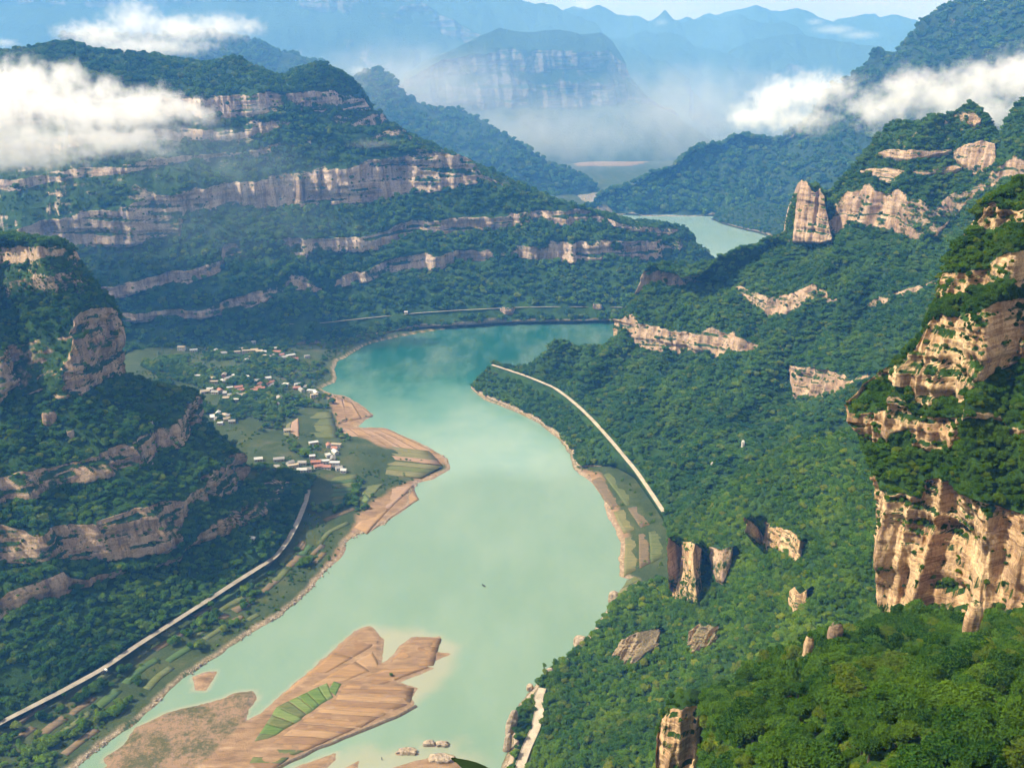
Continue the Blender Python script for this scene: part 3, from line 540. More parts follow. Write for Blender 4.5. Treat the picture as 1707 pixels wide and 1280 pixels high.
for q in [(1118, 968), (1124, 990), (1138, 1004), (1150, 1008), (1162, 1006), (1174, 990), (1186, 974), (1198, 976), (1212, 960), (1226, 932), (1262, 904), (1285, 915), (1310, 930), (1335, 934), (1360, 920), (1300, 922), (1320, 1020), (1340, 1012), (1215, 945)]:
    FOOTL.append((hit(q[0]+6, q[1], ['right_hillside']), 5.0))
for q in [(1304, 392), (1316, 402), (1330, 406), (1345, 408), (1360, 408), (1376, 404), (1390, 398), (1600, 280), (1625, 288), (1650, 276)]:
    for _ in range(2): FOOTL.append((hit(q[0], q[1]+2, ['pyramid_mountain']), 12.0))
# ---------------------------------------------------------------- ground sheet: banks, flats, sandbars
def P0(l): return np.array([on_z(u, v, 0)[:2] for u, v in l])
SHORE_L = [(20, 1370), (127, 1280), (169, 1246), (225, 1205), (270, 1164), (300, 1134), (360, 1096), (409, 1062), (465, 1029), (517, 984), (547, 950), (577, 916), (574, 905), (600, 890), (640, 874), (682, 843), (683, 822), (697, 805), (724, 799), (750, 782), (744, 764), (720, 749), (686, 732), (641, 713), (596, 712), (622, 692), (604, 676), (577, 659), (556, 657), (535, 648), (560, 637), (558, 614), (563, 602), (574, 598), (589, 588), (611, 575), (664, 562), (727, 551), (802, 541), (877, 538), (1012, 536)]
SHORE_R = [(1130, 530), (1250, 505), (1310, 440), (1290, 400), (1262, 388), (1240, 384), (1203, 374), (1187, 366), (1195, 357), (1050, 357), (1010, 352), (990, 346), (1034, 323), (955, 322), (900, 340), (870, 400), (900, 480), (860, 520)]
RIV = P0(SHORE_L[:-1]+[(1012, 536), (1130, 540), (1250, 520), (1320, 460), (1295, 400), (1262, 389), (1240, 384), (1203, 374), (1187, 366), (1196, 357), (1050, 357), (1015, 352), (1015, 345), (1034, 323), (990, 321), (955, 322), (985, 345), (990, 390), (1150, 440), (1330, 460), (1290, 540), (1000, 600), (860, 620), (830, 640), (786, 649), (808, 667), (850, 683), (900, 706), (930, 730), (950, 757), (957, 782), (985, 803), (1008, 835), (1010, 855), (1025, 880), (1035, 905), (1030, 930), (1035, 960), (1060, 968), (1055, 976), (1020, 998), (1012, 1010), (987, 1052), (960, 1083), (902, 1127), (870, 1167), (846, 1203), (851, 1237), (835, 1283), (800, 1370), (700, 1600), (-300, 1600)])
ISL = [P0(l) for l in [
    [(617, 1042), (640, 1066), (636, 1104), (647, 1100), (666, 1077), (685, 1062), (734, 1061), (726, 1085), (752, 1089), (707, 1109), (726, 1113), (666, 1136), (696, 1147), (685, 1164), (692, 1175), (659, 1194), (602, 1216), (535, 1242), (482, 1269), (400, 1312), (250, 1400), (100, 1400), (150, 1300), (179, 1276), (171, 1265), (205, 1242), (227, 1212), (284, 1186), (347, 1171), (377, 1162), (392, 1154), (422, 1152), (428, 1164), (415, 1182), (411, 1201), (437, 1186), (479, 1149), (520, 1115), (557, 1081), (591, 1051)],
    [(320, 1128), (338, 1122), (348, 1119), (361, 1119), (356, 1131), (343, 1150), (326, 1150)],
    [(704, 1240), (722, 1236), (747, 1238), (748, 1243), (728, 1244), (706, 1244)],
    [(659, 1254), (680, 1250), (700, 1254), (698, 1258), (662, 1258)],
    [(560, 1254), (480, 1283), (455, 1300), (520, 1300), (560, 1265)],
    [(690, 1268), (725, 1261), (760, 1268), (800, 1285), (760, 1320), (640, 1320), (655, 1280)],
    [(566, 1285), (598, 1268), (596, 1280), (580, 1300)]]]
def sdf(X, Y, poly):
    """positive inside"""
    d = np.full(X.shape, 1e18); ins = np.zeros(X.shape, bool)
    for i in range(len(poly)):
        ax, ay = poly[i]; bx, by = poly[(i+1) % len(poly)]
        ex, ey = bx-ax, by-ay; wx, wy = X-ax, Y-ay
        t = np.clip((wx*ex+wy*ey)/(ex*ex+ey*ey+1e-9), 0, 1)
        d = np.minimum(d, (wx-ex*t)**2+(wy-ey*t)**2)
        c = (ay > Y) != (by > Y)
        with np.errstate(divide='ignore', invalid='ignore'):
            xi = ax+(Y-ay)*ex/(ey if abs(ey) > 1e-9 else 1e-9)
        ins ^= c & (X < xi)
    d = np.sqrt(d); return np.where(ins, d, -d)
def ground_height(X, Y, full=False):
    X, Y = np.asarray(X, float), np.asarray(Y, float)
    wob = fbm(X/9, Y/9, 0.2, 3)*2.2+fbm(X/40, Y/40, 0.9, 2)*2.0
    s = -sdf(X, Y, RIV)+wob                                   # land positive
    land = 2.4*(1-np.exp(-np.maximum(s, 0)/5))+0.085*np.clip(s-14, 0, 130)+fbm(X/30, Y/30, 1.1, 4)*1.0*np.clip(s/20, 0, 1)
    land += np.clip((Y-3300)/1500, 0, 1)*10
    h = np.where(s > 0, land, np.maximum(s*0.35, -6))
    isl = np.full(X.shape, -1e9)
    for k, p in enumerate(ISL):
        q = sdf(X, Y, p)+fbm(X/5, Y/5, 2.2, 3)*(1.6 if k == 0 else 1.0); isl = np.maximum(isl, q)
    hi = np.where(isl > 0, np.minimum(isl*0.22, 1.25)+fbm(X/12, Y/12, 4.1, 4)*0.35*np.clip(isl/5, 0, 1), np.maximum(isl*0.12, -6))
    h = np.maximum(h, hi)
    return (h, s, isl) if full else h
def gz(x, y): return float(ground_height(np.array([x]), np.array([y]))[0])
vs = np.r_[np.arange(1420, 300, -2.6), np.arange(300, 200, -2.0), np.arange(200, 120, -4.0), [110, 100, 94]]
us = np.arange(-420, 2140, 3.2)
UU, VV = np.meshgrid(us, vs)
D = rays(np.stack([UU.ravel(), VV.ravel()], 1)); t = -CAMZ/D[:, 2]
GX = (D[:, 0]*t).reshape(UU.shape); GY = (D[:, 1]*t).reshape(UU.shape)
# outer rows: under the camera and out to the horizon
GX = np.vstack([GX[:1]*0+np.linspace(-3000, 3000, len(us)), GX, GX[-1:]*2.2]); GY = np.vstack([GY[:1]*0-600, GY, GY[-1:]*2.2])
H, SS, II = ground_height(GX, GY, True)
near_road = None
m, _, _ = mat('valley_ground'); b = NB(m)
P = b.pos()
g1 = b.ramp(b.noise(P, 0.035, 5, 0.65), [(0.30, (0.014, 0.030, 0.010)), (0.48, (0.030, 0.052, 0.016)), (0.60, (0.062, 0.075, 0.028)), (0.72, (0.12, 0.095, 0.052))])
g2 = b.ramp(b.noise(P, 0.5, 4, 0.7), [(0.3, (0.012, 0.024, 0.008)), (0.7, (0.07, 0.085, 0.03))])
gr = b.mix(0.45, g1, g2)
sand = b.ramp(b.noise(b.pos((0.05, 0.16, 0.1)), 1.0, 6, 0.7), [(0.28, (0.10, 0.065, 0.038)), (0.46, (0.19, 0.12, 0.067)), (0.6, (0.26, 0.17, 0.098)), (0.75, (0.34, 0.25, 0.165))])
sand = b.mix(b.mapr(b.noise(P, 0.9, 4, 0.7), 0.3, 0.55, 0.45, 0), sand, (0.14, 0.10, 0.065))
rockb = b.ramp(b.noise(P, 0.35, 5, 0.75), [(0.35, (0.10, 0.075, 0.05)), (0.5, (0.24, 0.18, 0.12)), (0.68, (0.46, 0.38, 0.29))])
c_ = b.mix(b.attr('sand'), gr, sand); c_ = b.mix(b.attr('shore'), c_, rockb)
c_ = b.mix(b.attr('scrub'), c_, b.mix(b.mapr(b.math('ADD', b.math('MULTIPLY', b.noise(P, 0.30, 5, 0.75), 0.5), b.math('MULTIPLY', b.noise(P, 0.035, 5, 0.7), 0.6)), 0.48, 0.62), (0.07, 0.07, 0.03), (0.21, 0.14, 0.09)))
c_ = b.mix(b.mapr(b.node('ShaderNodeSeparateXYZ', inp={0: P}).outputs[2], -0.6, 0.25, 0.6, 0), c_, (0.10, 0.085, 0.055))
b.out(c_, 0.95, b.node('ShaderNodeBump', inp={'Strength': 0.8, 'Distance': 0.8, 'Height': b.noise(P, 0.8, 6, 0.7)}).outputs[0], 0.1)
M_GROUND = m
SANDP = [P0(l) for l in [[(540, 650), (580, 655), (608, 675), (628, 692), (600, 714), (565, 715), (556, 690)],
         [(560, 713), (650, 706), (760, 770), (752, 800), (730, 805), (745, 780), (700, 762), (640, 752), (600, 735)],
         [(570, 905), (600, 860), (650, 820), (690, 800), (755, 782), (745, 800), (700, 820), (700, 860), (600, 905), (540, 975), (500, 1000)],
         [(958, 780), (1000, 790), (1030, 850), (1050, 900), (1045, 960), (1070, 980), (1040, 1005), (1000, 900)], [(930, 262), (1160, 240), (1200, 250), (1050, 285), (960, 285)]]]
sand_w = np.zeros(H.shape)
for p in SANDP: sand_w = np.maximum(sand_w, np.clip(sdf(GX, GY, p)/4+0.5+fbm(GX/15, GY/15, 3.3, 3)*1.5, 0, 1))
sand_w = np.maximum(sand_w, (II > -4)*1.0)
shore_w = np.clip(1-np.abs(SS-2.5)/(4.0+2.5*fbm(GX/25, GY/25, 8.8, 2)), 0, 1)*(GY < 2600)*(II < -8)
shore_w = np.maximum(shore_w, np.clip(1-np.abs(II-1.0)/2.0, 0, 1)*0.5)
scr = np.clip(sdf(GX, GY, P0([(330, 1168), (375, 1160), (420, 1150), (430, 1165), (412, 1200), (340, 1270), (240, 1330), (100, 1400), (150, 1270), (230, 1210)]))/4+0.5, 0, 1)
gobj = mesh_np('ground', np.stack([GX, GY, H], -1).reshape(-1, 3), grid_faces(*H.shape)[:, ::-1], M_GROUND, smooth=True,
               attrs={'sand': sand_w, 'shore': shore_w, 'scrub': scr})
tag(gobj, kind='structure')
# ---------------------------------------------------------------- river
m, _, _ = mat('turbid_green_water'); b = NB(m); P = b.pos()
sep = b.node('ShaderNodeSeparateXYZ', inp={0: P})
reflect_tone = b.mapr(b.math('ADD', sep.outputs[1], b.math('MULTIPLY', b.math('SUBTRACT', b.noise(P, 0.004, 4, 0.6), 0.5), 520)), 1080, 1620)  # distance bands: mirrored dark mountain and pale sky painted into the water colour
col = b.ramp(reflect_tone, [(0.0, (0.125, 0.20, 0.14)), (0.25, (0.175, 0.265, 0.21)), (0.45, (0.095, 0.205, 0.165)), (0.75, (0.014, 0.10, 0.078)), (1.0, (0.007, 0.07, 0.06))])
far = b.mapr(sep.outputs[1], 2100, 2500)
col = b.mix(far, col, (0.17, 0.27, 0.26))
plume = b.noise(b.pos((0.012, 0.005, 0)), 1.0, 5, 0.6)
col = b.mix(b.mapr(plume, 0.42, 0.75, 0, 0.30), col, (0.27, 0.33, 0.25))
col = b.mix(b.mapr(b.noise(b.pos((0.05, 0.012, 0)), 1.0, 6, 0.7), 0.45, 0.7, 0, 0.22), col, (0.12, 0.22, 0.17))
shal_glare = b.attr('shallow_glare')
col = b.mix(shal_glare, col, (0.31, 0.265, 0.185))  # sandy shallows, and cream for mirrored sky on the far pool
bn = b.node('ShaderNodeBump', inp={'Strength': 0.35, 'Distance': 0.4, 'Height': b.math('ADD', b.noise(b.pos((0.35, 0.9, 1)), 1.0, 4, 0.6), b.noise(b.pos((0.03, 0.06, 1)), 1.0, 3, 0.5))})
b.out(col, 0.10, bn.outputs[0], 0.5)
ys = np.r_[np.linspace(200, 1000, 200), np.linspace(1010, 2000, 90), np.linspace(2050, 9000, 40)]
xs = np.r_[np.linspace(-2500, -600, 12), np.linspace(-590, 700, 260), np.linspace(720, 2600, 14)]
WX, WY = np.meshgrid(xs, ys)
_, ws, wi = ground_height(WX, WY, True)
NE = P0([(560, 1080), (620, 1040), (700, 1050), (770, 1075), (760, 1110), (735, 1150), (690, 1180), (640, 1150)])
sh = np.clip(1+wi/(5+3*fbm(WX/30, WY/30, 1.9, 2)), 0, 1)**2.0*0.6
ne = sdf(WX, WY, NE); sh = np.maximum(sh, np.clip(ne/14+0.3+fbm(WX/20, WY/20, 5.5, 3)*0.6, 0, 1)*0.5)
sh = np.maximum(sh, np.clip(sdf(WX, WY, P0([(480, 1275), (560, 1250), (700, 1230), (770, 1228), (830, 1290), (600, 1400)]))/20+0.2+fbm(WX/12, WY/12, 5.5, 3)*0.7, 0, 1)*0.45)
sh = np.maximum(sh, np.clip(sdf(WX, WY, P0([(950, 326), (960, 319), (1040, 319), (1036, 326), (1008, 334), (1000, 347), (985, 345)]))/8+1, 0, 1)*0.95)  # far pool: bright sky reflection painted in
river = mesh_np('river', np.stack([WX, WY, 0*WX], -1).reshape(-1, 3), grid_faces(*WX.shape), m, attrs={'shallow_glare': sh})
tag(river, kind='structure')
# ---------------------------------------------------------------- roads
M_ROAD = plain('pale_road_concrete', (0.15, 0.135, 0.11), (0.27, 0.245, 0.20), 0.15, 0.85, 0.0)
M_ROADW = plain('dusty_road', (0.25, 0.21, 0.155), (0.44, 0.38, 0.29), 0.12, 0.9, 0.0)
M_KERB = plain('rough_stone_wall', (0.22, 0.18, 0.13), (0.46, 0.39, 0.30), 0.6, 0.9, 0.3)
ROADS = []
def road(p3, width, material, name='road', wall=3.5, kerb=True):
    p = np.asarray(p3, float); p = resample(p, max(12, int(len(p)*14)))
    for k in range(3): p[:, k] = smooth1(p[:, k], 9)
    d = np.gradient(p[:, :2], axis=0); d /= np.linalg.norm(d, axis=1)[:, None]+1e-9
    nrm = np.stack([-d[:, 1], d[:, 0]], 1)
    ROADS.append((p.copy(), width))
    w = width/2*(1+0.12*fbm(p[:, 0]/20, p[:, 1]/20, 0.3, 2))
    L = np.c_[p[:, :2]+nrm*w[:, None], p[:, 2]]; R = np.c_[p[:, :2]-nrm*w[:, None], p[:, 2]]
    n = len(p); crown = p.copy(); crown[:, 2] += 0.08
    V = np.vstack([L, crown, R]); i = np.arange(n-1)
    F = np.vstack([np.c_[i+n, i+n+1, i+1, i], np.c_[i+2*n, i+2*n+1, i+n+1, i+n]])
    o = mesh_np(name, V, F, material); tag(o, kind='structure')
    if kerb:
        for sgn in (1, -1):       # the stone retaining edge stands proud of the carriageway
            a = p[:, :2]+sgn*nrm*(w[:, None]+0.02); c2 = p[:, :2]+sgn*nrm*(w[:, None]+0.35)
            V = np.vstack([np.c_[a, p[:, 2]-0.3], np.c_[a, p[:, 2]+0.45], np.c_[c2, p[:, 2]+0.45], np.c_[c2, p[:, 2]-wall]])
            F = np.vstack([np.c_[i+k*n, i+k*n+1, i+(k+1)*n+1, i+(k+1)*n] for k in range(3)])
            q = mesh_np('retaining_wall', V, F, M_KERB, parent=o)
    return o
r1 = [on_z(u, v, 14.5) for u, v in [(-120, 1277), (0, 1204), (100, 1153), (170, 1115), (230, 1074), (340, 1004), (400, 965), (440, 940), (460, 927), (480, 900), (497, 868), (510, 835), (514, 815)]]
road(r1, 5.4, M_ROAD, kerb=False)
_L = TERR['pyramid_mountain']['L3']; _a, _b2 = _L[2][14:-12:30], _L[3][14:-12:30]
r2 = (_a+_b2)/2; r2[:, 2] = np.maximum(_a[:, 2], _b2[:, 2])+0.5
road(r2, 5.2, M_ROADW, kerb=False)
r3 = []
for u, v in [(850, 1330), (868, 1275), (880, 1243), (893, 1215), (899, 1190), (897, 1165), (904, 1147)]:
    q = hit(u, v, ['right_hillside']); q[2] += 1.2; r3.append(q)
road(r3, 6.5, M_ROADW, wall=5)
r4 = []
for u, v in [(480, 542), (540, 540), (600, 533), (640, 529), (700, 523), (760, 519), (820, 516), (860, 514), (920, 513), (970, 513), (1040, 514)]:
    q = hit(u, v, ['stepped_mesa'], 20); q[2] += 2.0; r4.append(q)
road(r4, 3.6, M_ROAD, wall=3, kerb=False)
r5 = [on_z(u, v, 4.0) for u, v in [(1080, 884), (1092, 879), (1105, 873), (1113, 868)]]
def road_dist(X, Y):
    d = np.full(X.shape, 1e9)
    for p, w in ROADS:
        q = p[::3]
        for k in range(len(q)-1):
            a, c2 = q[k, :2], q[k+1, :2]; e = c2-a
            if np.hypot(*e) > 400: continue
            t = np.clip(((X-a[0])*e[0]+(Y-a[1])*e[1])/(e@e+1e-9), 0, 1)
            d = np.minimum(d, np.hypot(X-a[0]-e[0]*t, Y-a[1]-e[1]*t)-w/2)
    return d
# ---------------------------------------------------------------- field plots
PLOTS = []; FIELD_AREAS = []
FM = [plain('field_%s' % k, a, c2, 0.25, 0.95, 0.12, (0.3, 2.2, 1)) for k, a, c2 in [
    ('ochre', (0.18, 0.105, 0.048), (0.27, 0.165, 0.08)), ('brown', (0.135, 0.080, 0.042), (0.215, 0.13, 0.068)), ('pale', (0.20, 0.125, 0.062), (0.29, 0.185, 0.10)),
    ('green', (0.045, 0.085, 0.018), (0.10, 0.15, 0.035)), ('olive', (0.055, 0.075, 0.022), (0.12, 0.125, 0.045)), ('lightgreen', (0.07, 0.115, 0.028), (0.14, 0.175, 0.055)),
    ('crop', (0.085, 0.095, 0.035), (0.17, 0.15, 0.07)), ('darkgreen', (0.028, 0.06, 0.02), (0.06, 0.10, 0.03)), ('rose', (0.20, 0.13, 0.085), (0.29, 0.195, 0.13)),
    ('terrace', (0.065, 0.055, 0.03), (0.17, 0.12, 0.07)), ('olive2', (0.045, 0.065, 0.02), (0.11, 0.12, 0.045))]]
FK = dict(zip(['ochre', 'brown', 'pale', 'green', 'olive', 'lightgreen', 'crop', 'darkgreen', 'rose', 'terrace', 'olive2'], FM))
def quadgrid(c, nu, nv, z, rise, name, material, parent):
    """a worked plot: soil sheet following the ground, its edge a little step up"""
    c = [np.array(on_z(u, v, z)[:2]) for u, v in c]
    s, t = np.meshgrid(np.linspace(0, 1, nu), np.linspace(0, 1, nv))
    Q = (c[0][None, None]*((1-s)*(1-t))[..., None]+c[1]*(s*(1-t))[..., None]+c[2]*(s*t)[..., None]+c[3]*((1-s)*t)[..., None])
    Q = Q+np.stack([fbm(Q[..., 0]/9, Q[..., 1]/9, 1.5, 2), fbm(Q[..., 0]/9, Q[..., 1]/9, 7.5, 2)], -1)*1.3
    zt = ground_height(Q[..., 0], Q[..., 1])
    zt = 0.35*zt+0.65*zt.mean()
    zt = np.maximum(zt, 0.15)+rise
    V = np.dstack([Q, zt]); n1, n2 = V.shape[:2]
    idx = np.arange(n1*n2).reshape(n1, n2); loop = np.r_[idx[0, :], idx[1:, -1], idx[-1, -2::-1], idx[-2:0:-1, 0]]
    V = V.reshape(-1, 3); low = V[loop].copy(); low[:, 2] -= 1.1
    o0 = len(V); k = np.arange(len(loop)); k2 = (k+1) % len(loop)
    F = np.vstack([grid_faces(n1, n2), np.c_[loop[k], o0+k, o0+k2, loop[k2]]])
    return mesh_np(name, np.vstack([V, low]), F, material, parent=parent)
def strips(c, k, kinds, z=0.8, rise=0.14, parent=None, gap=0.03, along=True, jit=0.10):
    """split a pixel quad into k plots side by side; c = (a0, a1, b1, b0)"""
    a0, a1, b1, b0 = [np.array(p, float) for p in c]
    cuts = np.linspace(0, 1, k+1); cuts[1:-1] += rng.uniform(-jit, jit, k-1)/k*2
    for i in range(k):
        lo, hi = cuts[i]+gap/k*rng.uniform(0.2, 1), cuts[i+1]-gap/k*rng.uniform(0.2, 1)
        q = [a0+(a1-a0)*lo, a0+(a1-a0)*hi, b0+(b1-b0)*hi, b0+(b1-b0)*lo]
        quadgrid(q, 6, 6, z, rise+rng.uniform(-0.10, 0.14), 'field_plot', FK[kinds[i % len(kinds)] if i < len(kinds) else random.choice(kinds)], parent)
    FIELD_AREAS.append(P0([tuple(p) for p in (a0, a1, b1, b0)]))
BR = ['ochre', 'brown', 'ochre', 'pale', 'brown', 'ochre']
# sandbar with its terraces (long sides run north-east)
strips([(430, 1240), (462, 1178), (497, 1201), (452, 1232)][:0] or [(425, 1236), (462, 1178), (505, 1198), (448, 1232)], 4, ['olive', 'green', 'olive', 'lightgreen'], parent=gobj)
strips([(462, 1178), (545, 1138), (556, 1162), (500, 1199)], 5, ['olive', 'lightgreen', 'green', 'green', 'lightgreen'], parent=gobj)
strips([(556, 1136), (569, 1141), (560, 1160), (548, 1150)], 1, ['green'], parent=gobj)
strips([(470, 1158), (595, 1056), (632, 1070), (500, 1148)], 3, ['pale', 'ochre', 'brown'], parent=gobj, jit=0.02)
strips([(512, 1146), (622, 1086), (632, 1112), (572, 1136)], 3, ['pale', 'ochre', 'pale'], parent=gobj)
strips([(640, 1112), (690, 1064), (735, 1063), (722, 1108)], 6, ['ochre', 'brown', 'ochre', 'brown', 'ochre', 'brown'], parent=gobj)
strips([(575, 1142), (640, 1116), (715, 1112), (640, 1140)], 4, ['brown', 'ochre', 'brown', 'ochre'], parent=gobj)
strips([(560, 1166), (575, 1142), (690, 1146), (682, 1170)], 4, ['pale', 'ochre', 'brown', 'ochre'], parent=gobj)
strips([(505, 1202), (557, 1168), (678, 1174), (600, 1212)], 5, ['ochre', 'brown', 'pale', 'ochre', 'brown'], parent=gobj)
strips([(430, 1258), (500, 1206), (592, 1214), (490, 1258)], 5, ['olive', 'ochre', 'brown', 'pale', 'brown'], parent=gobj)
strips([(405, 1290), (422, 1262), (482, 1262), (440, 1292)], 3, ['olive', 'brown', 'olive'], parent=gobj)
# stone edge of the sandbar on its river side
_e = resample(np.array([on_z(u, v, 0.9) for u, v in [(440, 1292), (484, 1268), (535, 1243), (602, 1217), (640, 1202), (659, 1194), (692, 1176)]]), 60)
_e[:, :2] += np.stack([fbm(_e[:, 0]/14, _e[:, 1]/14, 0.4, 2), fbm(_e[:, 0]/14, _e[:, 1]/14, 5.4, 2)], 1)*1.4
_d = np.gradient(_e[:, :2], axis=0); _d /= np.linalg.norm(_d, axis=1)[:, None]; _n = np.stack([-_d[:, 1], _d[:, 0]], 1)
_hh = 1.5+0.35*fbm(_e[:, 0]/6, _e[:, 1]/6, 0.8, 3)
_V = np.vstack([np.c_[_e[:, :2]-_n*2.2, _hh*0-1.0], np.c_[_e[:, :2]-_n*0.8, _hh], np.c_[_e[:, :2]+_n*0.5, _hh], np.c_[_e[:, :2]+_n*1.6, _hh*0+0.4]]); _i = np.arange(59)
_F = np.vstack([np.c_[_i+k*60, _i+k*60+1, _i+(k+1)*60+1, _i+(k+1)*60] for k in range(3)])
tag(mesh_np('embankment', _V, _F, plain('dark_stone_bank', (0.045, 0.035, 0.025), (0.14, 0.11, 0.075), 0.6, 0.95)), kind='structure')
# left bank flats
strips([(592, 765), (612, 742), (716, 752), (736, 776)], 4, ['rose', 'crop', 'crop', 'crop'], z=3, parent=gobj)
strips([(600, 790), (596, 768), (738, 778), (700, 797)], 3, ['crop', 'olive', 'crop'], z=3, parent=gobj)
strips([(565, 716), (645, 714), (728, 754), (590, 742)], 5, ['rose', 'pale', 'rose', 'rose', 'pale'], z=2.4, parent=gobj)
strips([(560, 663), (598, 674), (622, 692), (562, 708)], 3, ['rose', 'pale', 'rose'], z=2.2, parent=gobj)
strips([(590, 880), (655, 812), (690, 808), (610, 888)], 2, ['pale', 'rose'], z=2.4, parent=gobj, jit=0.02)
strips([(610, 888), (690, 808), (698, 830), (680, 842)], 2, ['rose', 'pale'], z=2.0, parent=gobj)
strips([(497, 690), (499, 734), (563, 731), (553, 688)], 4, ['olive', 'olive2', 'olive', 'olive2'], z=5, parent=gobj)
strips([(478, 712), (498, 700), (500, 736), (470, 740)], 2, ['crop', 'rose'], z=6, parent=gobj)
strips([(523, 826), (538, 800), (596, 792), (592, 818)], 4, ['darkgreen', 'olive', 'darkgreen', 'olive'], z=7, parent=gobj)
strips([(528, 852), (522, 828), (590, 820), (570, 845)], 5, ['darkgreen', 'olive', 'darkgreen', 'olive', 'darkgreen'], z=7, parent=gobj)
strips([(600, 830), (612, 812), (640, 806), (600, 852)], 2, ['lightgreen', 'olive'], z=4, parent=gobj)
# long narrow terraces that run along the left bank
_sp = resample(P0(SHORE_L[1:15]), 400); _tg = np.gradient(_sp, axis=0); _tg /= np.linalg.norm(_tg, axis=1)[:, None]; _nl = np.stack([-_tg[:, 1], _tg[:, 0]], 1)
_rr = random.Random(3)
for row, off in enumerate([14, 23, 33, 44, 56, 70]):
    i = _rr.randint(2, 12)
    while i < 372:
        ln = _rr.randint(10, 30); j = min(i+ln, 396)
        if _rr.random() < 0.55:
            wdt = _rr.uniform(5.5, 8.5); kd = _rr.choice(['terrace', 'terrace', 'darkgreen', 'olive2', 'terrace', 'darkgreen', 'olive2'])
            ks = np.linspace(i, j, 9).astype(int); A = _sp[ks]+_nl[ks]*off; B = _sp[ks]+_nl[ks]*(off+wdt)
            Q = np.stack([A+(B-A)*f for f in (0, .5, 1)]); Q += np.stack([fbm(Q[..., 0]/12, Q[..., 1]/12, 1.5, 2), fbm(Q[..., 0]/12, Q[..., 1]/12, 7.5, 2)], -1)*1.2
            zt = ground_height(Q[..., 0], Q[..., 1]); zt = 0.5*zt+0.5*zt.mean(axis=0)[None]+0.35
            if (np.hypot(Q[0, :, 0]-0, 0) < 1e9).all():
                V = np.dstack([Q, zt]).reshape(-1, 3); idx = np.arange(27).reshape(3, 9); loop = np.r_[idx[0], idx[1:, -1], idx[-1, -2::-1], idx[-2:0:-1, 0]]
                low = V[loop].copy(); low[:, 2] -= 1.2; k = np.arange(len(loop)); k2 = (k+1) % len(loop)
                mesh_np('terrace', np.vstack([V, low]), np.vstack([grid_faces(3, 9), np.c_[loop[k], 27+k, 27+k2, loop[k2]]]), FK[kd], parent=gobj)
                if _rr.random() < 0.7: FIELD_AREAS.append(np.vstack([A, B[::-1]]))
        i = j+_rr.randint(1, 10)
# right bank flat
strips([(985, 796), (1020, 784), (1062, 838), (1020, 845)], 2, ['terrace', 'olive2'], z=5, parent=gobj)
strips([(1022, 850), (1066, 842), (1090, 872), (1040, 885)], 2, ['crop', 'terrace'], z=5, parent=gobj)
strips([(1042, 892), (1105, 882), (1112, 925), (1040, 955)], 3, ['crop', 'terrace', 'olive2'], z=5, parent=gobj)
strips([(1030, 985), (1045, 962), (1110, 935), (1065, 972)], 2, ['crop', 'olive'], z=4, parent=gobj)
# ---------------------------------------------------------------- woods
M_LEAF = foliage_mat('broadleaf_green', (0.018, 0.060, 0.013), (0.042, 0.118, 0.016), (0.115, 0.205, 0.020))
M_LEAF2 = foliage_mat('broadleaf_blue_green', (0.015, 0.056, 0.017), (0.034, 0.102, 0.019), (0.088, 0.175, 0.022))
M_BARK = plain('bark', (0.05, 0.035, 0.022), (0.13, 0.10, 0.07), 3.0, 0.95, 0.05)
def crown_mesh(name, seed, nleaf, leaf, lumps, squash=0.85, matl=None, lr=1.0):
    """foliage: many leaf sprays spread through lumpy volumes over a dark core; unit radius"""
    r = np.random.default_rng(seed)
    cs, rs = [], []
    for i in range(lumps):
        a = r.uniform(0, 2*math.pi); q = r.uniform(0.15, 0.66)
        cs.append((q*math.cos(a), q*math.sin(a), r.uniform(-0.32, 0.52)*(1.15-q))); rs.append(r.uniform(0.26, 0.46)*lr)
    cs.append((0, 0, 0.18)); rs.append(0.52)
    cs, rs = np.array(cs), np.array(rs)
    k = r.choice(len(cs), nleaf, p=rs**2/np.sum(rs**2))
    d = r.normal(size=(nleaf, 3)); d[:, 2] = np.abs(d[:, 2])*0.9-0.25*(r.random(nleaf) < 0.4); d /= np.linalg.norm(d, axis=1)[:, None]
    rad = rs[k]*r.uniform(0.72, 1.08, nleaf)
    p = cs[k]+d*rad[:, None]
    nn = d+r.normal(size=(nleaf, 3))*0.55; nn /= np.linalg.norm(nn, axis=1)[:, None]
    up = r.normal(size=(nleaf, 3)); t1 = np.cross(nn, up); t1 /= np.linalg.norm(t1, axis=1)[:, None]; t2 = np.cross(nn, t1)
    s = leaf*r.uniform(0.6, 1.4, nleaf)[:, None]
    V = np.stack([p-t1*s, p-t2*s*0.6, p+t1*s, p+t2*s*0.6], 1); V[:, 2] -= nn*s*0.3; V[:, 0] -= nn*s*0.3
    V = V.reshape(-1, 3); F = np.arange(nleaf*4).reshape(-1, 4)
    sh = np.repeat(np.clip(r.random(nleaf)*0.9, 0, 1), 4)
    bm = bmesh.new()
    for c_, q in zip(cs, rs):
        res = bmesh.ops.create_icosphere(bm, subdivisions=1, radius=float(q)*0.80)
        for vtx in res['verts']: vtx.co = vtx.co*float(r.uniform(0.9, 1.1))+Vector(c_)
    cv = np.array([vtx.co[:] for vtx in bm.verts]); bm.verts.index_update(); cf = np.array([[q.index for q in f.verts] for f in bm.faces]); bm.free()
    me = bpy.data.meshes.new(name)
    VV = np.vstack([V, cv]); VV[:, 2] = VV[:, 2]*squash
    faces = F.tolist()+(cf+len(V)).tolist()
    me.from_pydata(VV.tolist(), [], faces)
    a = me.attributes.new('shade', 'FLOAT', 'POINT'); a.data.foreach_set('value', np.r_[sh, np.zeros(len(cv))].astype(np.float32))  # zero on the core: shade of the crown gaps kept as dark colour
    if matl: me.materials.append(matl)
    me.update(); return me
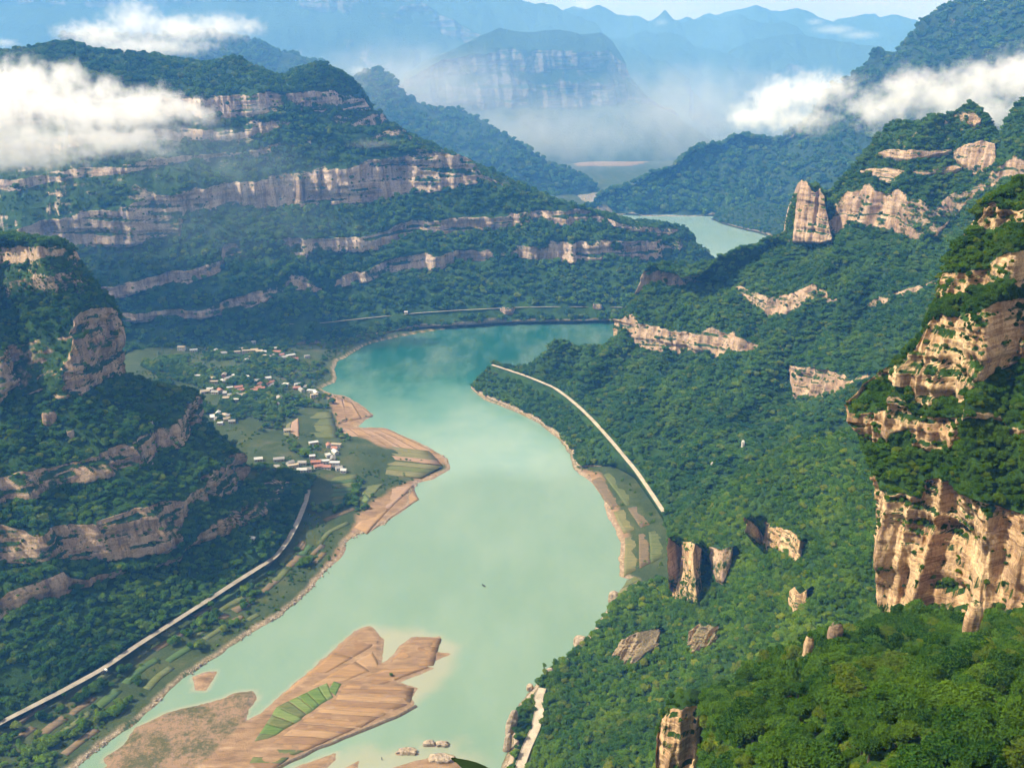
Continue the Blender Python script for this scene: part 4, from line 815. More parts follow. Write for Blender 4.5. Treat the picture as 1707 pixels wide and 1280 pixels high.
def proto_collection(name, meshes):
    c_ = bpy.data.collections.new(name)
    for i, me in enumerate(meshes):
        o = bpy.data.objects.new('%s_%02d' % (name, i), me); c_.objects.link(o)
    return c_
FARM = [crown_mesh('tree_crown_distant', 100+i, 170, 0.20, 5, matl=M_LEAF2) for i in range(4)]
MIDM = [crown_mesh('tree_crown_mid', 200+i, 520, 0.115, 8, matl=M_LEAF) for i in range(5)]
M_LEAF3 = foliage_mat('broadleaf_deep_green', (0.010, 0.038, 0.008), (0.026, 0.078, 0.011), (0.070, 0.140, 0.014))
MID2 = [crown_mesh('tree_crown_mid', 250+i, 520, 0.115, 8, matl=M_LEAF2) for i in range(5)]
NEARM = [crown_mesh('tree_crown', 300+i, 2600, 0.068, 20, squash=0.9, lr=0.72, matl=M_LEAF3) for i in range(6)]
C_MID2 = proto_collection('mid_crowns_blue', MID2)
C_FAR, C_MID, C_NEAR = proto_collection('distant_crowns', FARM), proto_collection('mid_crowns', MIDM), proto_collection('near_crowns', NEARM)
def scatter_group(coll):
    ng = bpy.data.node_groups.new('woods', 'GeometryNodeTree')
    ng.interface.new_socket('Geometry', in_out='INPUT', socket_type='NodeSocketGeometry'); ng.interface.new_socket('Geometry', in_out='OUTPUT', socket_type='NodeSocketGeometry')
    N = ng.nodes.new; L = ng.links.new
    i, o = N('NodeGroupInput'), N('NodeGroupOutput')
    ci = N('GeometryNodeCollectionInfo'); ci.inputs['Collection'].default_value = coll; ci.inputs['Separate Children'].default_value = True; ci.inputs['Reset Children'].default_value = True
    ip = N('GeometryNodeInstanceOnPoints'); ip.inputs['Pick Instance'].default_value = True
    def at(n, t):
        a = N('GeometryNodeInputNamedAttribute'); a.data_type = t; a.inputs['Name'].default_value = n; return a.outputs['Attribute']
    L(i.outputs[0], ip.inputs['Points']); L(ci.outputs[0], ip.inputs['Instance']); L(at('pick', 'INT'), ip.inputs['Instance Index'])
    L(at('turn', 'FLOAT_VECTOR'), ip.inputs['Rotation']); L(at('size', 'FLOAT_VECTOR'), ip.inputs['Scale'])
    L(ip.outputs[0], o.inputs[0]); return ng
GRP = {id(c_): scatter_group(c_) for c_ in (C_FAR, C_MID, C_NEAR, C_MID2)}
NTREE = 0
def forest(name, P, size, coll, npick, flat=0.85):
    global NTREE
    n = len(P)
    if n == 0: return
    NTREE += n
    me = bpy.data.meshes.new(name); me.vertices.add(n); me.vertices.foreach_set('co', np.asarray(P, np.float32).ravel())
    a = me.attributes.new('pick', 'INT', 'POINT'); a.data.foreach_set('value', rng.integers(0, npick, n).astype(np.int32))
    a = me.attributes.new('turn', 'FLOAT_VECTOR', 'POINT'); rt = np.zeros((n, 3), np.float32); rt[:, 2] = rng.uniform(0, 6.283, n); rt[:, :2] = rng.normal(0, 0.12, (n, 2)); a.data.foreach_set('vector', rt.ravel())
    s = np.stack([size*rng.uniform(0.85, 1.15, n), size*rng.uniform(0.85, 1.15, n), size*rng.uniform(0.75, 1.25, n)], 1).astype(np.float32)
    a = me.attributes.new('size', 'FLOAT_VECTOR', 'POINT'); a.data.foreach_set('vector', s.ravel())
    o = bpy.data.objects.new(name, me); COL.objects.link(o)
    md = o.modifiers.new('woods', 'NODES'); md.node_group = GRP[id(coll)]
    tag(o, kind='stuff'); return o
def sample_mesh(name, per, vis=True, rock_keep=0.05, seed=0, maxrock=0.5, umax=None):
    """points over a massif, per = m2 of slope to one tree"""
    T = TERR[name]; G, rk, bk = T['G'], T['rock'], T['bank']; r = np.random.default_rng(seed+len(name))
    a, b_, c_, d_ = G[:-1, :-1], G[:-1, 1:], G[1:, 1:], G[1:, :-1]
    nrm = np.cross(c_-a, d_-b_)*0.5; area = np.linalg.norm(nrm, axis=-1)
    nz = np.abs(nrm[..., 2])/(area+1e-9)
    ctr = (a+b_+c_+d_)/4
    # the part the photograph can see, and a margin
    rel = ctr-CAM; fw = rel[..., 1]*CP-rel[..., 2]*SP; up = rel[..., 1]*SP+rel[..., 2]*CP
    with np.errstate(divide='ignore', invalid='ignore'):
        u = CX+FPX*rel[..., 0]/fw; v = CY-FPX*up/fw
    ok = (fw > 5) & (u > -220) & (u < 1930) & (v > -160) & (v < 1460) & (ctr[..., 2] > 2.5)
    rc = (rk[:-1, :-1]+rk[1:, 1:])/2; bc = bk[1:, 1:]
    br = rc+fbm(ctr[..., 0]/16, ctr[..., 1]/16, ctr[..., 2]/16, 3)*0.35
    w = np.where(br < maxrock, 1.0, rock_keep)
    w = np.where((rc > 0.3) & (nz > 0.42), np.maximum(w, 0.5), w)
    w = np.where(bc > 0.3, 0.02, w)
    holes = fbm(ctr[..., 0]/40, ctr[..., 1]/40, 9.1, 4)
    w = w*np.where(holes > 0.42, 0.35, 1.0)
    lam = area*w*ok/per
    cnt = r.poisson(lam.ravel()); idx = np.repeat(np.arange(cnt.size), cnt)
    s, t = r.random(len(idx))[:, None], r.random(len(idx))[:, None]
    A, B, Cc, Dd = [q.reshape(-1, 3)[idx] for q in (a, b_, c_, d_)]
    return (A*(1-s)+B*s)*(1-t)+(Dd*(1-s)+Cc*s)*t, rc.ravel()[idx]
CLEAR = []     # (x, y, radius) kept free for houses
def add_forest(massif_name, per, size, coll, npick, sv=0.35, **k):
    P, rc = sample_mesh(massif_name, per, **k)
    if len(P) == 0: return
    near = P[:, 1] < 2700
    if near.any():
        hd = P[:, :2]/np.linalg.norm(P[:, :2], axis=1)[:, None]
        keep = road_dist(P[:, 0], P[:, 1]) > size*0.55
        for q in (4, 8, 12): keep &= road_dist(P[:, 0]+hd[:, 0]*q, P[:, 1]+hd[:, 1]*q) > 0.5
        P, rc = P[keep], rc[keep]
    s = size*np.exp(rng.normal(0, sv, len(P)))*np.where(rc > 0.4, 0.55, 1.0)
    s = np.clip(s, size*0.4, size*1.8)
    P = P.copy(); P[:, 2] += s*0.35
    return P, s
# ---------------------------------------------------------------- village houses
def ground_at(u, v):
    z = 6.0
    for _ in range(5):
        p = on_z(u, v, z); z = max(gz(p[0], p[1]), 0.5)
    return on_z(u, v, z)
WALL = {'white': obj_mat('whitewash', (0.44, 0.42, 0.38)), 'cream': obj_mat('cream_render', (0.42, 0.35, 0.25)), 'grey': obj_mat('grey_render', (0.40, 0.38, 0.35)), 'brick': obj_mat('red_brick_wall', (0.34, 0.16, 0.10))}
ROOF = {'red': obj_mat('red_roof_tiles', (0.27, 0.13, 0.095)), 'grey': obj_mat('grey_roof_tiles', (0.24, 0.23, 0.22)), 'white': obj_mat('pale_metal_roof', (0.40, 0.40, 0.39)), 'buff': obj_mat('buff_roof', (0.32, 0.265, 0.19))}
M_WIN = plain('dark_window', (0.03, 0.035, 0.04), (0.07, 0.08, 0.09), 1.0, 0.3); M_DOOR = plain('painted_door', (0.16, 0.07, 0.04), (0.24, 0.12, 0.07), 1.0, 0.7)
HM = {}
def house_parts(kind, w, d, h, wall, roof, detail):
    key = (kind, w, d, h)
    if key not in HM:
        a, b2, c2 = MB(), MB(), MB()
        a.box(-w/2, w/2, -d/2, d/2, -1.5, h)
        if kind == 'gable':
            e = 0.45; rz = h+d*0.30
            a.poly([(-w/2, -d/2, h), (-w/2, d/2, h), (-w/2, 0, rz-.12), (w/2, -d/2, h), (w/2, d/2, h), (w/2, 0, rz-.12)], [(0, 2, 1), (3, 4, 5)])
            X0, X1, Y0 = -w/2-e, w/2+e, d/2+e; ze = h-0.30*e*2+0.1
            b2.poly([(X0, -Y0, ze), (X1, -Y0, ze), (X1, 0, rz), (X0, 0, rz), (X1, Y0, ze), (X0, Y0, ze),
                     (X0, -Y0, ze+.22), (X1, -Y0, ze+.22), (X1, 0, rz+.22), (X0, 0, rz+.22), (X1, Y0, ze+.22), (X0, Y0, ze+.22)],
                    [(6, 7, 8, 9), (9, 8, 10, 11), (0, 3, 2, 1), (3, 5, 4, 2), (0, 1, 7, 6), (5, 11, 10, 4), (0, 6, 9, 3), (3, 9, 11, 5), (1, 2, 8, 7), (2, 4, 10, 8)])
        else:
            b2.box(-w/2-.35, w/2+.35, -d/2-.35, d/2+.35, h+0.003, h+0.28); b2.box(-w/2-.35, w/2+.35, -d/2-.35, -d/2-.10, h+.28, h+.75); b2.box(-w/2-.35, w/2+.35, d/2+.10, d/2+.35, h+.28, h+.75)
        ms = []
        for mb, nm in ((a, 'wall'), (b2, 'roof')):
            o = mb.build(nm, None); me = o.data; me.materials.append(None); bpy.data.objects.remove(o); ms.append(me)
        HM[key] = ms
    return HM[key]
def part(name, me, material, parent, loc=(0, 0, 0), scale=(1, 1, 1)):
    o = bpy.data.objects.new(name, me); COL.objects.link(o); o.parent = parent; o.location = loc; o.scale = scale
    if len(me.materials) == 0: me.materials.append(None)
    o.material_slots[0].link = 'OBJECT'; o.material_slots[0].material = material
    return o
_w = MB(); _w.box(-.55, .55, -.04, .04, 0, 1.15); _o = _w.build('window', None); WINM = _o.data; bpy.data.objects.remove(_o)
_w = MB(); _w.box(-.55, .55, -.05, .05, 0, 2.1); _o = _w.build('door', None); DOORM = _o.data; bpy.data.objects.remove(_o)
HOUSES = []
def house(u, v, cl, wall, roof, kind='gable', w=11.0, d=6.5, h=3.4, ang=None, at=None):
    p = at if at is not None else ground_at(u, v)
    e = bpy.data.objects.new('village_house', None); COL.objects.link(e); e.empty_display_size = 0.1
    rz = ang if ang is not None else random.choice([0.25, 0.25, 0.25, 1.8])+random.gauss(0, 0.25); e.location = (p[0], p[1], p[2]-0.1); e.rotation_euler = (0, 0, rz)
    ms = house_parts(kind, w, d, h, wall, roof, True)
    part('wall', ms[0], WALL[wall], e); part('roof', ms[1], ROOF[roof], e)
    part('door', DOORM, M_DOOR, e, (0, -d/2-.03, 0.05))
    for k in (-1, 1): part('window', WINM, M_WIN, e, (k*w*0.3, -d/2-.02, 1.0), (1.3, 1, 1.1))
    if h > 5:
        for k in (-1, 0, 1): part('window', WINM, M_WIN, e, (k*w*0.3, -d/2-.02, 4.0), (1.3, 1, 1.1))
    HOUSES.append([e, u, v, cl, wall, roof, kind, h > 5]); CLEAR.append((p[0], p[1], w*0.5)); CLEAR.append((p[0]-p[0]/p[1]*6, p[1]-8, w*0.32))
UPN, MID, WEST, EAST = 'the hamlet highest up the valley', 'the long village below the wooded bank', 'the small cluster beside the cliff nose', 'the hamlet at the head of the grey road'
for u, v, wl_, rf, kd, w, h in [(419, 573, 'white', 'white', 'flat', 15, 3.6), (397, 589, 'cream', 'buff', 'flat', 14, 3.4), (405, 584, 'cream', 'buff', 'gable', 11, 3.4), (411, 590, 'cream', 'buff', 'flat', 13, 6.2), (415, 598, 'cream', 'buff', 'flat', 12, 3.4), (424, 586, 'cream', 'buff', 'gable', 12, 3.4), (410, 602, 'cream', 'white', 'flat', 9, 3.4),
        (432, 588, 'white', 'buff', 'gable', 11, 3.4), (442, 589, 'white', 'white', 'gable', 10, 3.4), (443, 595, 'cream', 'buff', 'flat', 12, 3.4), (451, 598, 'white', 'grey', 'gable', 9, 3.4), (460, 583, 'white', 'white', 'flat', 14, 3.6), (462, 589, 'brick', 'red', 'gable', 13, 3.4), (468, 594, 'white', 'red', 'gable', 11, 3.4), (454, 595, 'brick', 'grey', 'gable', 9, 3.4), (474, 598, 'white', 'grey', 'gable', 9, 3.4),
        (485, 595, 'white', 'white', 'flat', 15, 3.6), (491, 601, 'white', 'red', 'gable', 12, 3.4), (303, 584, 'white', 'buff', 'gable', 12, 6.2), (323, 586, 'white', 'white', 'flat', 12, 3.4), (359, 587, 'grey', 'white', 'gable', 11, 3.4), (373, 591, 'grey', 'grey', 'gable', 11, 3.4), (512, 596, 'grey', 'grey', 'flat', 9, 3.4)]:
    house(u, v, UPN, wl_, rf, kd, w, 6.5, h)
for u, v, wl_, rf, kd, w, h in [(330, 629, 'white', 'white', 'flat', 12, 3.4), (352, 633, 'cream', 'buff', 'gable', 13, 3.4), (356, 639, 'white', 'buff', 'flat', 13, 3.4), (374, 630, 'brick', 'buff', 'gable', 10, 6.2), (380, 633, 'cream', 'grey', 'gable', 12, 3.4), (390, 628, 'white', 'white', 'flat', 11, 3.4), (372, 638, 'white', 'white', 'gable', 12, 3.4), (411, 630, 'white', 'white', 'flat', 9, 3.4),
        (445, 633, 'white', 'white', 'gable', 13, 3.4), (429, 637, 'grey', 'grey', 'gable', 9, 3.4), (433, 643, 'white', 'red', 'gable', 10, 3.4), (451, 640, 'brick', 'red', 'gable', 12, 3.4), (453, 645, 'white', 'grey', 'gable', 11, 3.4), (430, 649, 'brick', 'red', 'gable', 11, 3.4), (438, 649, 'white', 'red', 'flat', 8, 3.4), (424, 653, 'grey', 'red', 'gable', 10, 3.4), (476, 643, 'white', 'white', 'flat', 9, 3.4),
        (497, 643, 'white', 'white', 'flat', 11, 3.4), (495, 649, 'brick', 'red', 'gable', 11, 3.4), (503, 652, 'white', 'grey', 'gable', 11, 3.4), (510, 647, 'grey', 'grey', 'gable', 10, 3.4), (519, 654, 'white', 'white', 'flat', 13, 3.6), (527, 657, 'white', 'white', 'gable', 9, 3.4), (524, 664, 'cream', 'buff', 'flat', 11, 6.2),
        (342, 655, 'white', 'buff', 'gable', 13, 3.4), (350, 651, 'white', 'white', 'gable', 9, 3.4), (359, 656, 'grey', 'grey', 'gable', 11, 3.4), (367, 653, 'grey', 'red', 'gable', 10, 3.4), (375, 657, 'grey', 'grey', 'flat', 11, 3.4), (384, 652, 'grey', 'white', 'flat', 9, 6.2), (398, 648, 'white', 'red', 'gable', 12, 3.4), (401, 653, 'brick', 'red', 'gable', 10, 3.4), (386, 661, 'grey', 'grey', 'gable', 11, 3.4), (377, 666, 'grey', 'buff', 'gable', 9, 3.4), (393, 660, 'white', 'grey', 'gable', 9, 3.4), (403, 661, 'cream', 'buff', 'gable', 11, 3.4), (392, 669, 'grey', 'white', 'flat', 10, 3.4), (466, 668, 'white', 'grey', 'gable', 8, 6.2), (463, 676, 'brick', 'grey', 'gable', 7, 3.4)]:
    house(u, v, MID, wl_, rf, kd, w, 6.2, h)
for u, v, wl_, rf, kd, w, h in [(364, 691, 'grey', 'white', 'gable', 9, 3.4), (354, 697, 'white', 'white', 'flat', 12, 3.4), (363, 700, 'white', 'grey', 'gable', 9, 3.4), (374, 694, 'cream', 'buff', 'flat', 12, 3.4), (383, 695, 'cream', 'grey', 'gable', 10, 3.4), (378, 701, 'white', 'buff', 'gable', 9, 3.4), (367, 708, 'white', 'white', 'flat', 7, 3.4), (387, 705, 'white', 'grey', 'gable', 9, 3.4)]:
    house(u, v, WEST, wl_, rf, kd, w, 6.0, h)
for u, v, wl_, rf, kd, w, h in [(523, 741, 'cream', 'white', 'flat', 12, 3.6), (548, 745, 'white', 'red', 'gable', 9, 3.4), (560, 744, 'cream', 'buff', 'flat', 13, 3.4), (558, 750, 'white', 'red', 'gable', 8, 3.4), (559, 756, 'white', 'white', 'gable', 11, 3.4), (547, 761, 'white', 'white', 'flat', 7, 3.4), (555, 767, 'grey', 'grey', 'gable', 12, 3.4), (431, 768, 'white', 'white', 'gable', 10, 3.4), (465, 768, 'grey', 'grey', 'gable', 13, 3.4), (461, 781, 'white', 'grey', 'gable', 8, 3.4),
        (489, 779, 'cream', 'buff', 'flat', 13, 3.6), (484, 774, 'white', 'grey', 'gable', 9, 3.4), (504, 786, 'white', 'white', 'gable', 12, 3.4), (499, 795, 'cream', 'white', 'flat', 9, 3.4), (513, 785, 'white', 'grey', 'gable', 9, 3.4), (527, 773, 'brick', 'red', 'gable', 12, 3.4), (541, 772, 'white', 'white', 'flat', 12, 3.6), (531, 780, 'white', 'red', 'gable', 11, 3.4), (544, 781, 'white', 'red', 'gable', 12, 3.4), (558, 778, 'white', 'white', 'flat', 12, 6.2), (565, 783, 'white', 'grey', 'gable', 8, 3.4), (573, 787, 'white', 'white', 'gable', 7, 3.4), (504, 774, 'grey', 'grey', 'gable', 10, 3.4), (521, 767, 'cream', 'white', 'flat', 7, 6.2), (479, 720, 'white', 'buff', 'gable', 9, 3.4)]:
    house(u, v, EAST, wl_, rf, kd, w, 6.0, h)
ORD = ['leftmost', 'second from the left', 'third from the left', 'fourth from the left', 'fifth from the left', 'sixth from the left', 'seventh from the left', 'eighth from the left']
keyf = lambda hh: (hh[3], hh[4], hh[5], hh[6], hh[7])
rfn = {'red': 'red tiled', 'grey': 'grey tiled', 'white': 'white', 'buff': 'buff'}
for key in sorted(set(map(keyf, HOUSES))):
    g = sorted([h_ for h_ in HOUSES if keyf(h_) == key], key=lambda h_: h_[1])
    cl, wl_, rf, kd, tall = key
    base = '%s%s house with %s %s roof' % ('two-storey ' if tall else '', wl_, rfn[rf].replace(' tiled', ''), 'pitched' if kd == 'gable' else 'flat')
    short = {UPN: 'farthest hamlet', MID: 'middle village', WEST: 'clifftop-side cluster', EAST: 'hamlet at road end'}[cl]
    for i, h_ in enumerate(g):
        lb = base+' in the '+short if len(g) == 1 else '%s, %s such in %s' % (base, ORD[i].replace(' from the left', ' from left'), short)
        tag(h_[0], lb, 'house', 'houses of the valley villages')
for (u, v, nm, lb, base) in [(677, 523, 'stepped_mesa', 'lone white house above the far shore road under the stepped mesa', 'white'), (421, 901, 'left_mountain', 'lone white hut in the woods left of the bending grey road', 'white')]:
    p = hit(u, v, [nm], 8); n0 = len(HOUSES); house(u, v, 'lone', 'white', 'white', 'gable', 6, 4, 2.8, at=p+np.array([0, 0, 1.0])); tag(HOUSES[-1][0], lb, 'house')
# ---------------------------------------------------------------- rocks standing out of the woods
FOOT = []
def rock_mesh(name, seed, w, d, h, sub=4, crag=0.22):
    bm = bmesh.new(); bmesh.ops.create_icosphere(bm, subdivisions=sub, radius=1.0)
    V = np.array([v.co[:] for v in bm.verts]); bm.verts.index_update(); F = np.array([[q.index for q in f.verts] for f in bm.faces]); bm.free()
    V = np.sign(V)*np.abs(V)**0.72; V *= [w/2, d/2, h/2]
    s = min(w, d, h); r = np.hypot(V[:, 0], V[:, 1])+1e-6; a = np.arctan2(V[:, 1], V[:, 0])
    r_ = np.random.default_rng(int(seed*100)+1)
    for _ in range(16):
        nn = r_.normal(size=3); nn[2] *= 0.35; nn /= np.linalg.norm(nn); ex = np.abs(nn)@np.array([w/2, d/2, h/2])*r_.uniform(0.62, 0.92)
        dd = V@nn-ex; V = V-np.where(dd > 0, dd, 0)[:, None]*nn
    k = fbm(V[:, 0]/(s*.55)+seed, V[:, 1]/(s*.55), V[:, 2]/(s*1.4), 4)*crag*2+(vn(V[:, 2]/(s*.16)+seed, seed, 0.3*V[:, 0]/s)-.5)*crag*0.55+ridg(a*2.2, V[:, 2]/(s*3), seed, 2)*crag*0.4-crag*0.2
    V[:, 0] *= 1+k; V[:, 1] *= 1+k; V[:, 2] *= 1+fbm(V[:, 0]/(s*.4), V[:, 1]/(s*.4), seed, 2)*0.12
    return V, F
def outcrop(u, v, wp, hp, names, label, matl, name='rock_outcrop', depth=0.8, z0=None, lean=0, sink=0.30, seed=None, bank=0.0):
    """wp, hp: width and height in photograph pixels of the part that shows; v is its foot"""
    p = hit(u, v, names, z0); t = np.linalg.norm(p-CAM)/np.linalg.norm(rays([(u, v)])[0])
    w, h = wp*t/FPX, hp*t/FPX/0.86*(1+sink)
    V, F = rock_mesh(name, seed or (u*0.37 % 50), w, w*depth, h)
    V[:, 0] += V[:, 2]*lean
    p = p+np.array([0, w*depth*0.25, h/2-h*sink/(1+sink)])
    o = mesh_np(name, V, F, matl, smooth=False, attrs={'rock': np.full(len(V), 1.6), 'bank': np.full(len(V), bank)}); o.location = p
    tag(o, label, 'rock')
    if bank == 0: FOOT.append((p, w))
    return o, p, h
RH, NS, LM, PM, SM, NC = 'right_hillside', 'near_spur', 'left_mountain', 'pyramid_mountain', 'stepped_mesa', 'near_cliff'
outcrop(1346, 1106, 16, 46, [RH, NS], 'thin orange rock pillar with a feathery tree on top', M_ORANGE, 'rock_pillar')
outcrop(1392, 1078, 22, 38, [NS], 'dark red rock stack below the thin pillar\'s crest line', M_RED, 'rock_stack')
outcrop(1400, 1122, 11, 14, [NS], 'small yellow boulder in the near trees', M_ORANGE, 'boulder')
outcrop(1618, 1070, 26, 66, [NC, NS], 'bright orange buttress at the foot of the big cliff', M_ORANGE, 'rock_pillar', sink=0.2)
outcrop(82, 706, 20, 20, [LM], 'reddish rock knob among trees under the left cliff', M_RED)
outcrop(118, 729, 13, 13, [LM], 'small cream boulder on the left wooded slope', M_GREY, 'boulder')
outcrop(252, 708, 6, 6, [LM], 'tiny white boulder near the left ridge edge', M_GREY, 'boulder')
outcrop(1238, 748, 5, 14, [PM], 'white stone pillar on the sunlit ridge of the right slope', WALL['white'], 'stone_pillar')
outcrop(1187, 781, 5, 10, [PM], 'short white stone pillar low on the right slope', WALL['white'], 'stone_pillar')
outcrop(846, 523, 22, 12, [SM], 'pale quarried rock scar beside the far shore road', M_GREY, 'rock_outcrop')
outcrop(995, 515, 18, 9, [SM], 'pinkish rock scar at the right end of the far shore road', M_GREY, 'rock_outcrop')
for (u, v, w_, h_, lb) in [(852, 1228, 16, 42, 'tall pale shore rock beside the lower road bend'), (846, 1250, 12, 26, 'pale shore rock just below the tall one'), (916, 1124, 14, 8, 'cream shore rock under the lone tree'), (966, 1076, 22, 12, 'pale shore slab up the bank from the lone tree'), (1022, 1002, 16, 14, 'pinkish shore rock at the corner of the brown flat'), (883, 1150, 10, 9, 'small cream shore rock by the top of the near road')]:
    outcrop(u, v, w_, h_, [RH], lb, M_GREY, 'shore_rock', depth=0.9, lean=0.15, z0=1.0, bank=1.0)
for (u, v, w_, h_, lb) in [(716, 1242, 26, 5, 'cream rock shoal left half in the shallows'), (737, 1243, 24, 5, 'cream rock shoal right half in the shallows'), (680, 1256, 36, 4, 'low pale shoal rock nearer the sandbar'), (735, 1270, 44, 7, 'large pale shoal rock at the bottom edge')]:
    outcrop(u, v, w_, h_, [], lb, M_GREY, 'shoal_rock', depth=0.5, z0=0.3, bank=1.0)
# riprap: rough blocks along the left bank waterline
bk = MB(); rr = random.Random(5)
pts = resample(P0(SHORE_L[1:22]), 1500)
for x, y in pts:
    if rr.random() < 0.62 or vn(x/25, y/25, 3.0) < 0.42: continue
    s = rr.uniform(0.4, 1.1)*(1.6 if rr.random() < 0.1 else 1); x += rr.gauss(-1.5, 1.6); y += rr.gauss(0.8, 1.4); z = max(gz(x, y), 0.1) if rr.random() < 0.0 else 0.5+rr.random()*0.9; a = rr.uniform(0, 3.14); ca, sa = math.cos(a)*s, math.sin(a)*s
    q = [(-1, -.6), (1, -.7), (.8, .7), (-.9, .6)]
    bk.poly([(x+ca*p_[0]-sa*p_[1], y+sa*p_[0]+ca*p_[1], z-1.2) for p_ in q]+[(x+(ca*p_[0]-sa*p_[1])*.7, y+(sa*p_[0]+ca*p_[1])*.7, z+s*rr.uniform(.3, .8)) for p_ in q], [(4, 5, 6, 7), (0, 1, 5, 4), (1, 2, 6, 5), (2, 3, 7, 6), (3, 0, 4, 7)])
tag(bk.build('riprap', plain('riprap_stone', (0.13, 0.105, 0.08), (0.42, 0.36, 0.29), 0.25, 0.9)), kind='stuff')
# ---------------------------------------------------------------- single trees the photograph shows apart
def lone_tree(u, v, s, names, label, dark=False, z0=None, tall=1.0):
    p = hit(u, v, names, z0)
    e = bpy.data.objects.new('lone_tree', None); COL.objects.link(e); e.location = p; e.empty_display_size = .1; tag(e, label, 'tree')
    c_ = part('crown', MIDM[int(s*10) % 5], M_LEAF2 if dark else M_LEAF, e, (0, 0, s*1.5*tall), (s, s, s*1.1))
    mb = MB(); mb.tube([(0, 0, -1), (0.1, 0, s*0.7*tall), (0, 0.1, s*1.4*tall)], [s*.12, s*.08, s*.05], 6)
    for a in (0.4, 2.4, 4.5): mb.tube([(0.05, 0, s*.8*tall), (math.cos(a)*s*.5, math.sin(a)*s*.5, s*1.35*tall)], [s*.05, s*.02], 5)
    mb.build('trunk', M_BARK, e)
    return e
lone_tree(907, 1120, 2.6, [RH], 'slim lone tree standing against the river above the near road', tall=1.7, z0=3)
lone_tree(926, 1112, 3.6, [RH], 'dark round tree right of the slim riverside tree', True, tall=1.0, z0=3)
lone_tree(958, 1090, 3.2, [RH], 'grey-green bush beside the pale shore slab', True, tall=.8, z0=3)
lone_tree(108, 1162, 2.4, [], 'dark round shrub at the edge of the grey road', True, z0=14.2, tall=.7)
lone_tree(352, 1016, 4.2, [], 'dark tree overhanging the middle of the grey road', True, z0=12, tall=.8)
lone_tree(652, 1127, 2.2, [], 'single olive bush on the sandbar fields', False, z0=1.2, tall=.4)
lone_tree(1348, 1062, 4.6, [RH], 'feathery upright tree growing on top of the thin pillar', False, tall=1.0)
# ---------------------------------------------------------------- truck and boat
p = np.array(on_z(174, 1121, 14.55)); q = np.array(on_z(180, 1117, 14.55)); an = math.atan2(q[1]-p[1], q[0]-p[0])
e = bpy.data.objects.new('small_truck', None); COL.objects.link(e); e.location = p; e.rotation_euler = (0, 0, an); tag(e, 'small truck with white cab and dark load bed on the left road', 'truck')
M_DK = plain('dark_paint', (0.03, 0.03, 0.035), (0.06, 0.06, 0.07), 1, 0.5); M_WP = plain('white_paint', (0.70, 0.70, 0.70), (0.8, 0.8, 0.8), 1, 0.35)
mb = MB(); mb.box(-3.0, 1.1, -1.05, 1.05, 0.8, 1.0); mb.box(-3.0, 1.1, -1.05, -.97, 1.0, 1.7); mb.box(-3.0, 1.1, .97, 1.05, 1.0, 1.7); mb.box(-3.0, -2.9, -.96, .96, 1.0, 1.7); mb.box(1.0, 1.1, -.96, .96, 1.0, 1.7); mb.build('load_bed', M_DK, e)
mb = MB(); mb.poly([(1.25, -1, .6), (2.9, -1, .6), (2.9, 1, .6), (1.25, 1, .6), (1.25, -1, 2.35), (2.45, -1, 2.35), (2.45, 1, 2.35), (1.25, 1, 2.35), (2.9, -1, 1.45), (2.9, 1, 1.45)], [(0, 3, 2, 1), (4, 5, 6, 7), (0, 1, 8, 5, 4), (3, 7, 6, 9, 2), (0, 4, 7, 3), (1, 2, 9, 8)]); cab = mb.build('cab', M_WP, e)
mb = MB(); mb.poly([(2.93, -.85, 1.5), (2.93, .85, 1.5), (2.52, .85, 2.2), (2.52, -.85, 2.2)], [(0, 1, 2, 3)]); mb.build('windscreen', M_WIN, cab)
for x in (-2.0, 2.0):
    for y in (-1, 1):
        mb = MB(); mb.tube([(x, y*.95-.14, .45), (x, y*.95+.14, .45)], [.45, .45], 14); mb.build('wheel', M_DK, e)
e = bpy.data.objects.new('rowing_boat', None); COL.objects.link(e); e.location = on_z(806, 976, 0.0); e.rotation_euler = (0, 0, 2.2); tag(e, 'tiny dark rowing boat alone in the middle of the river', 'boat')
mb = MB(); L_ = [(-3, 0.35), (-2, .75), (0, .95), (1.8, .75), (3.1, 0.06)]
V = []
for x, hw in L_: V += [(x, -hw, .5), (x, -hw*.55, -.15), (x, hw*.55, -.15), (x, hw, .5), (x, hw*.86, .5), (x, hw*.5, 0.0), (x, -hw*.5, 0.0), (x, -hw*.86, .5)]
F = [(i*8+j, i*8+(j+1) % 8, (i+1)*8+(j+1) % 8, (i+1)*8+j) for i in range(4) for j in range(8)]+[(0, 1, 2, 3, 4, 5, 6, 7), tuple(32+j for j in (7, 6, 5, 4, 3, 2, 1, 0))]
mb.poly(V, F); mb.build('hull', M_DK, e)
for x in (-1.2, .8):
    mb = MB(); mb.box(x-.15, x+.15, -.72, .72, .32, .38); mb.build('seat', M_BARK, e)
# mooring post in the shallows, bottom
mb = MB(); q = on_z(637, 1268, -1); mb.tube([tuple(q), (q[0]-.2, q[1], 2.6)], [.35, .28], 8); o = mb.build('mooring_post', M_DK); tag(o, 'short dark post standing in the shallows below the sandbar', 'post')
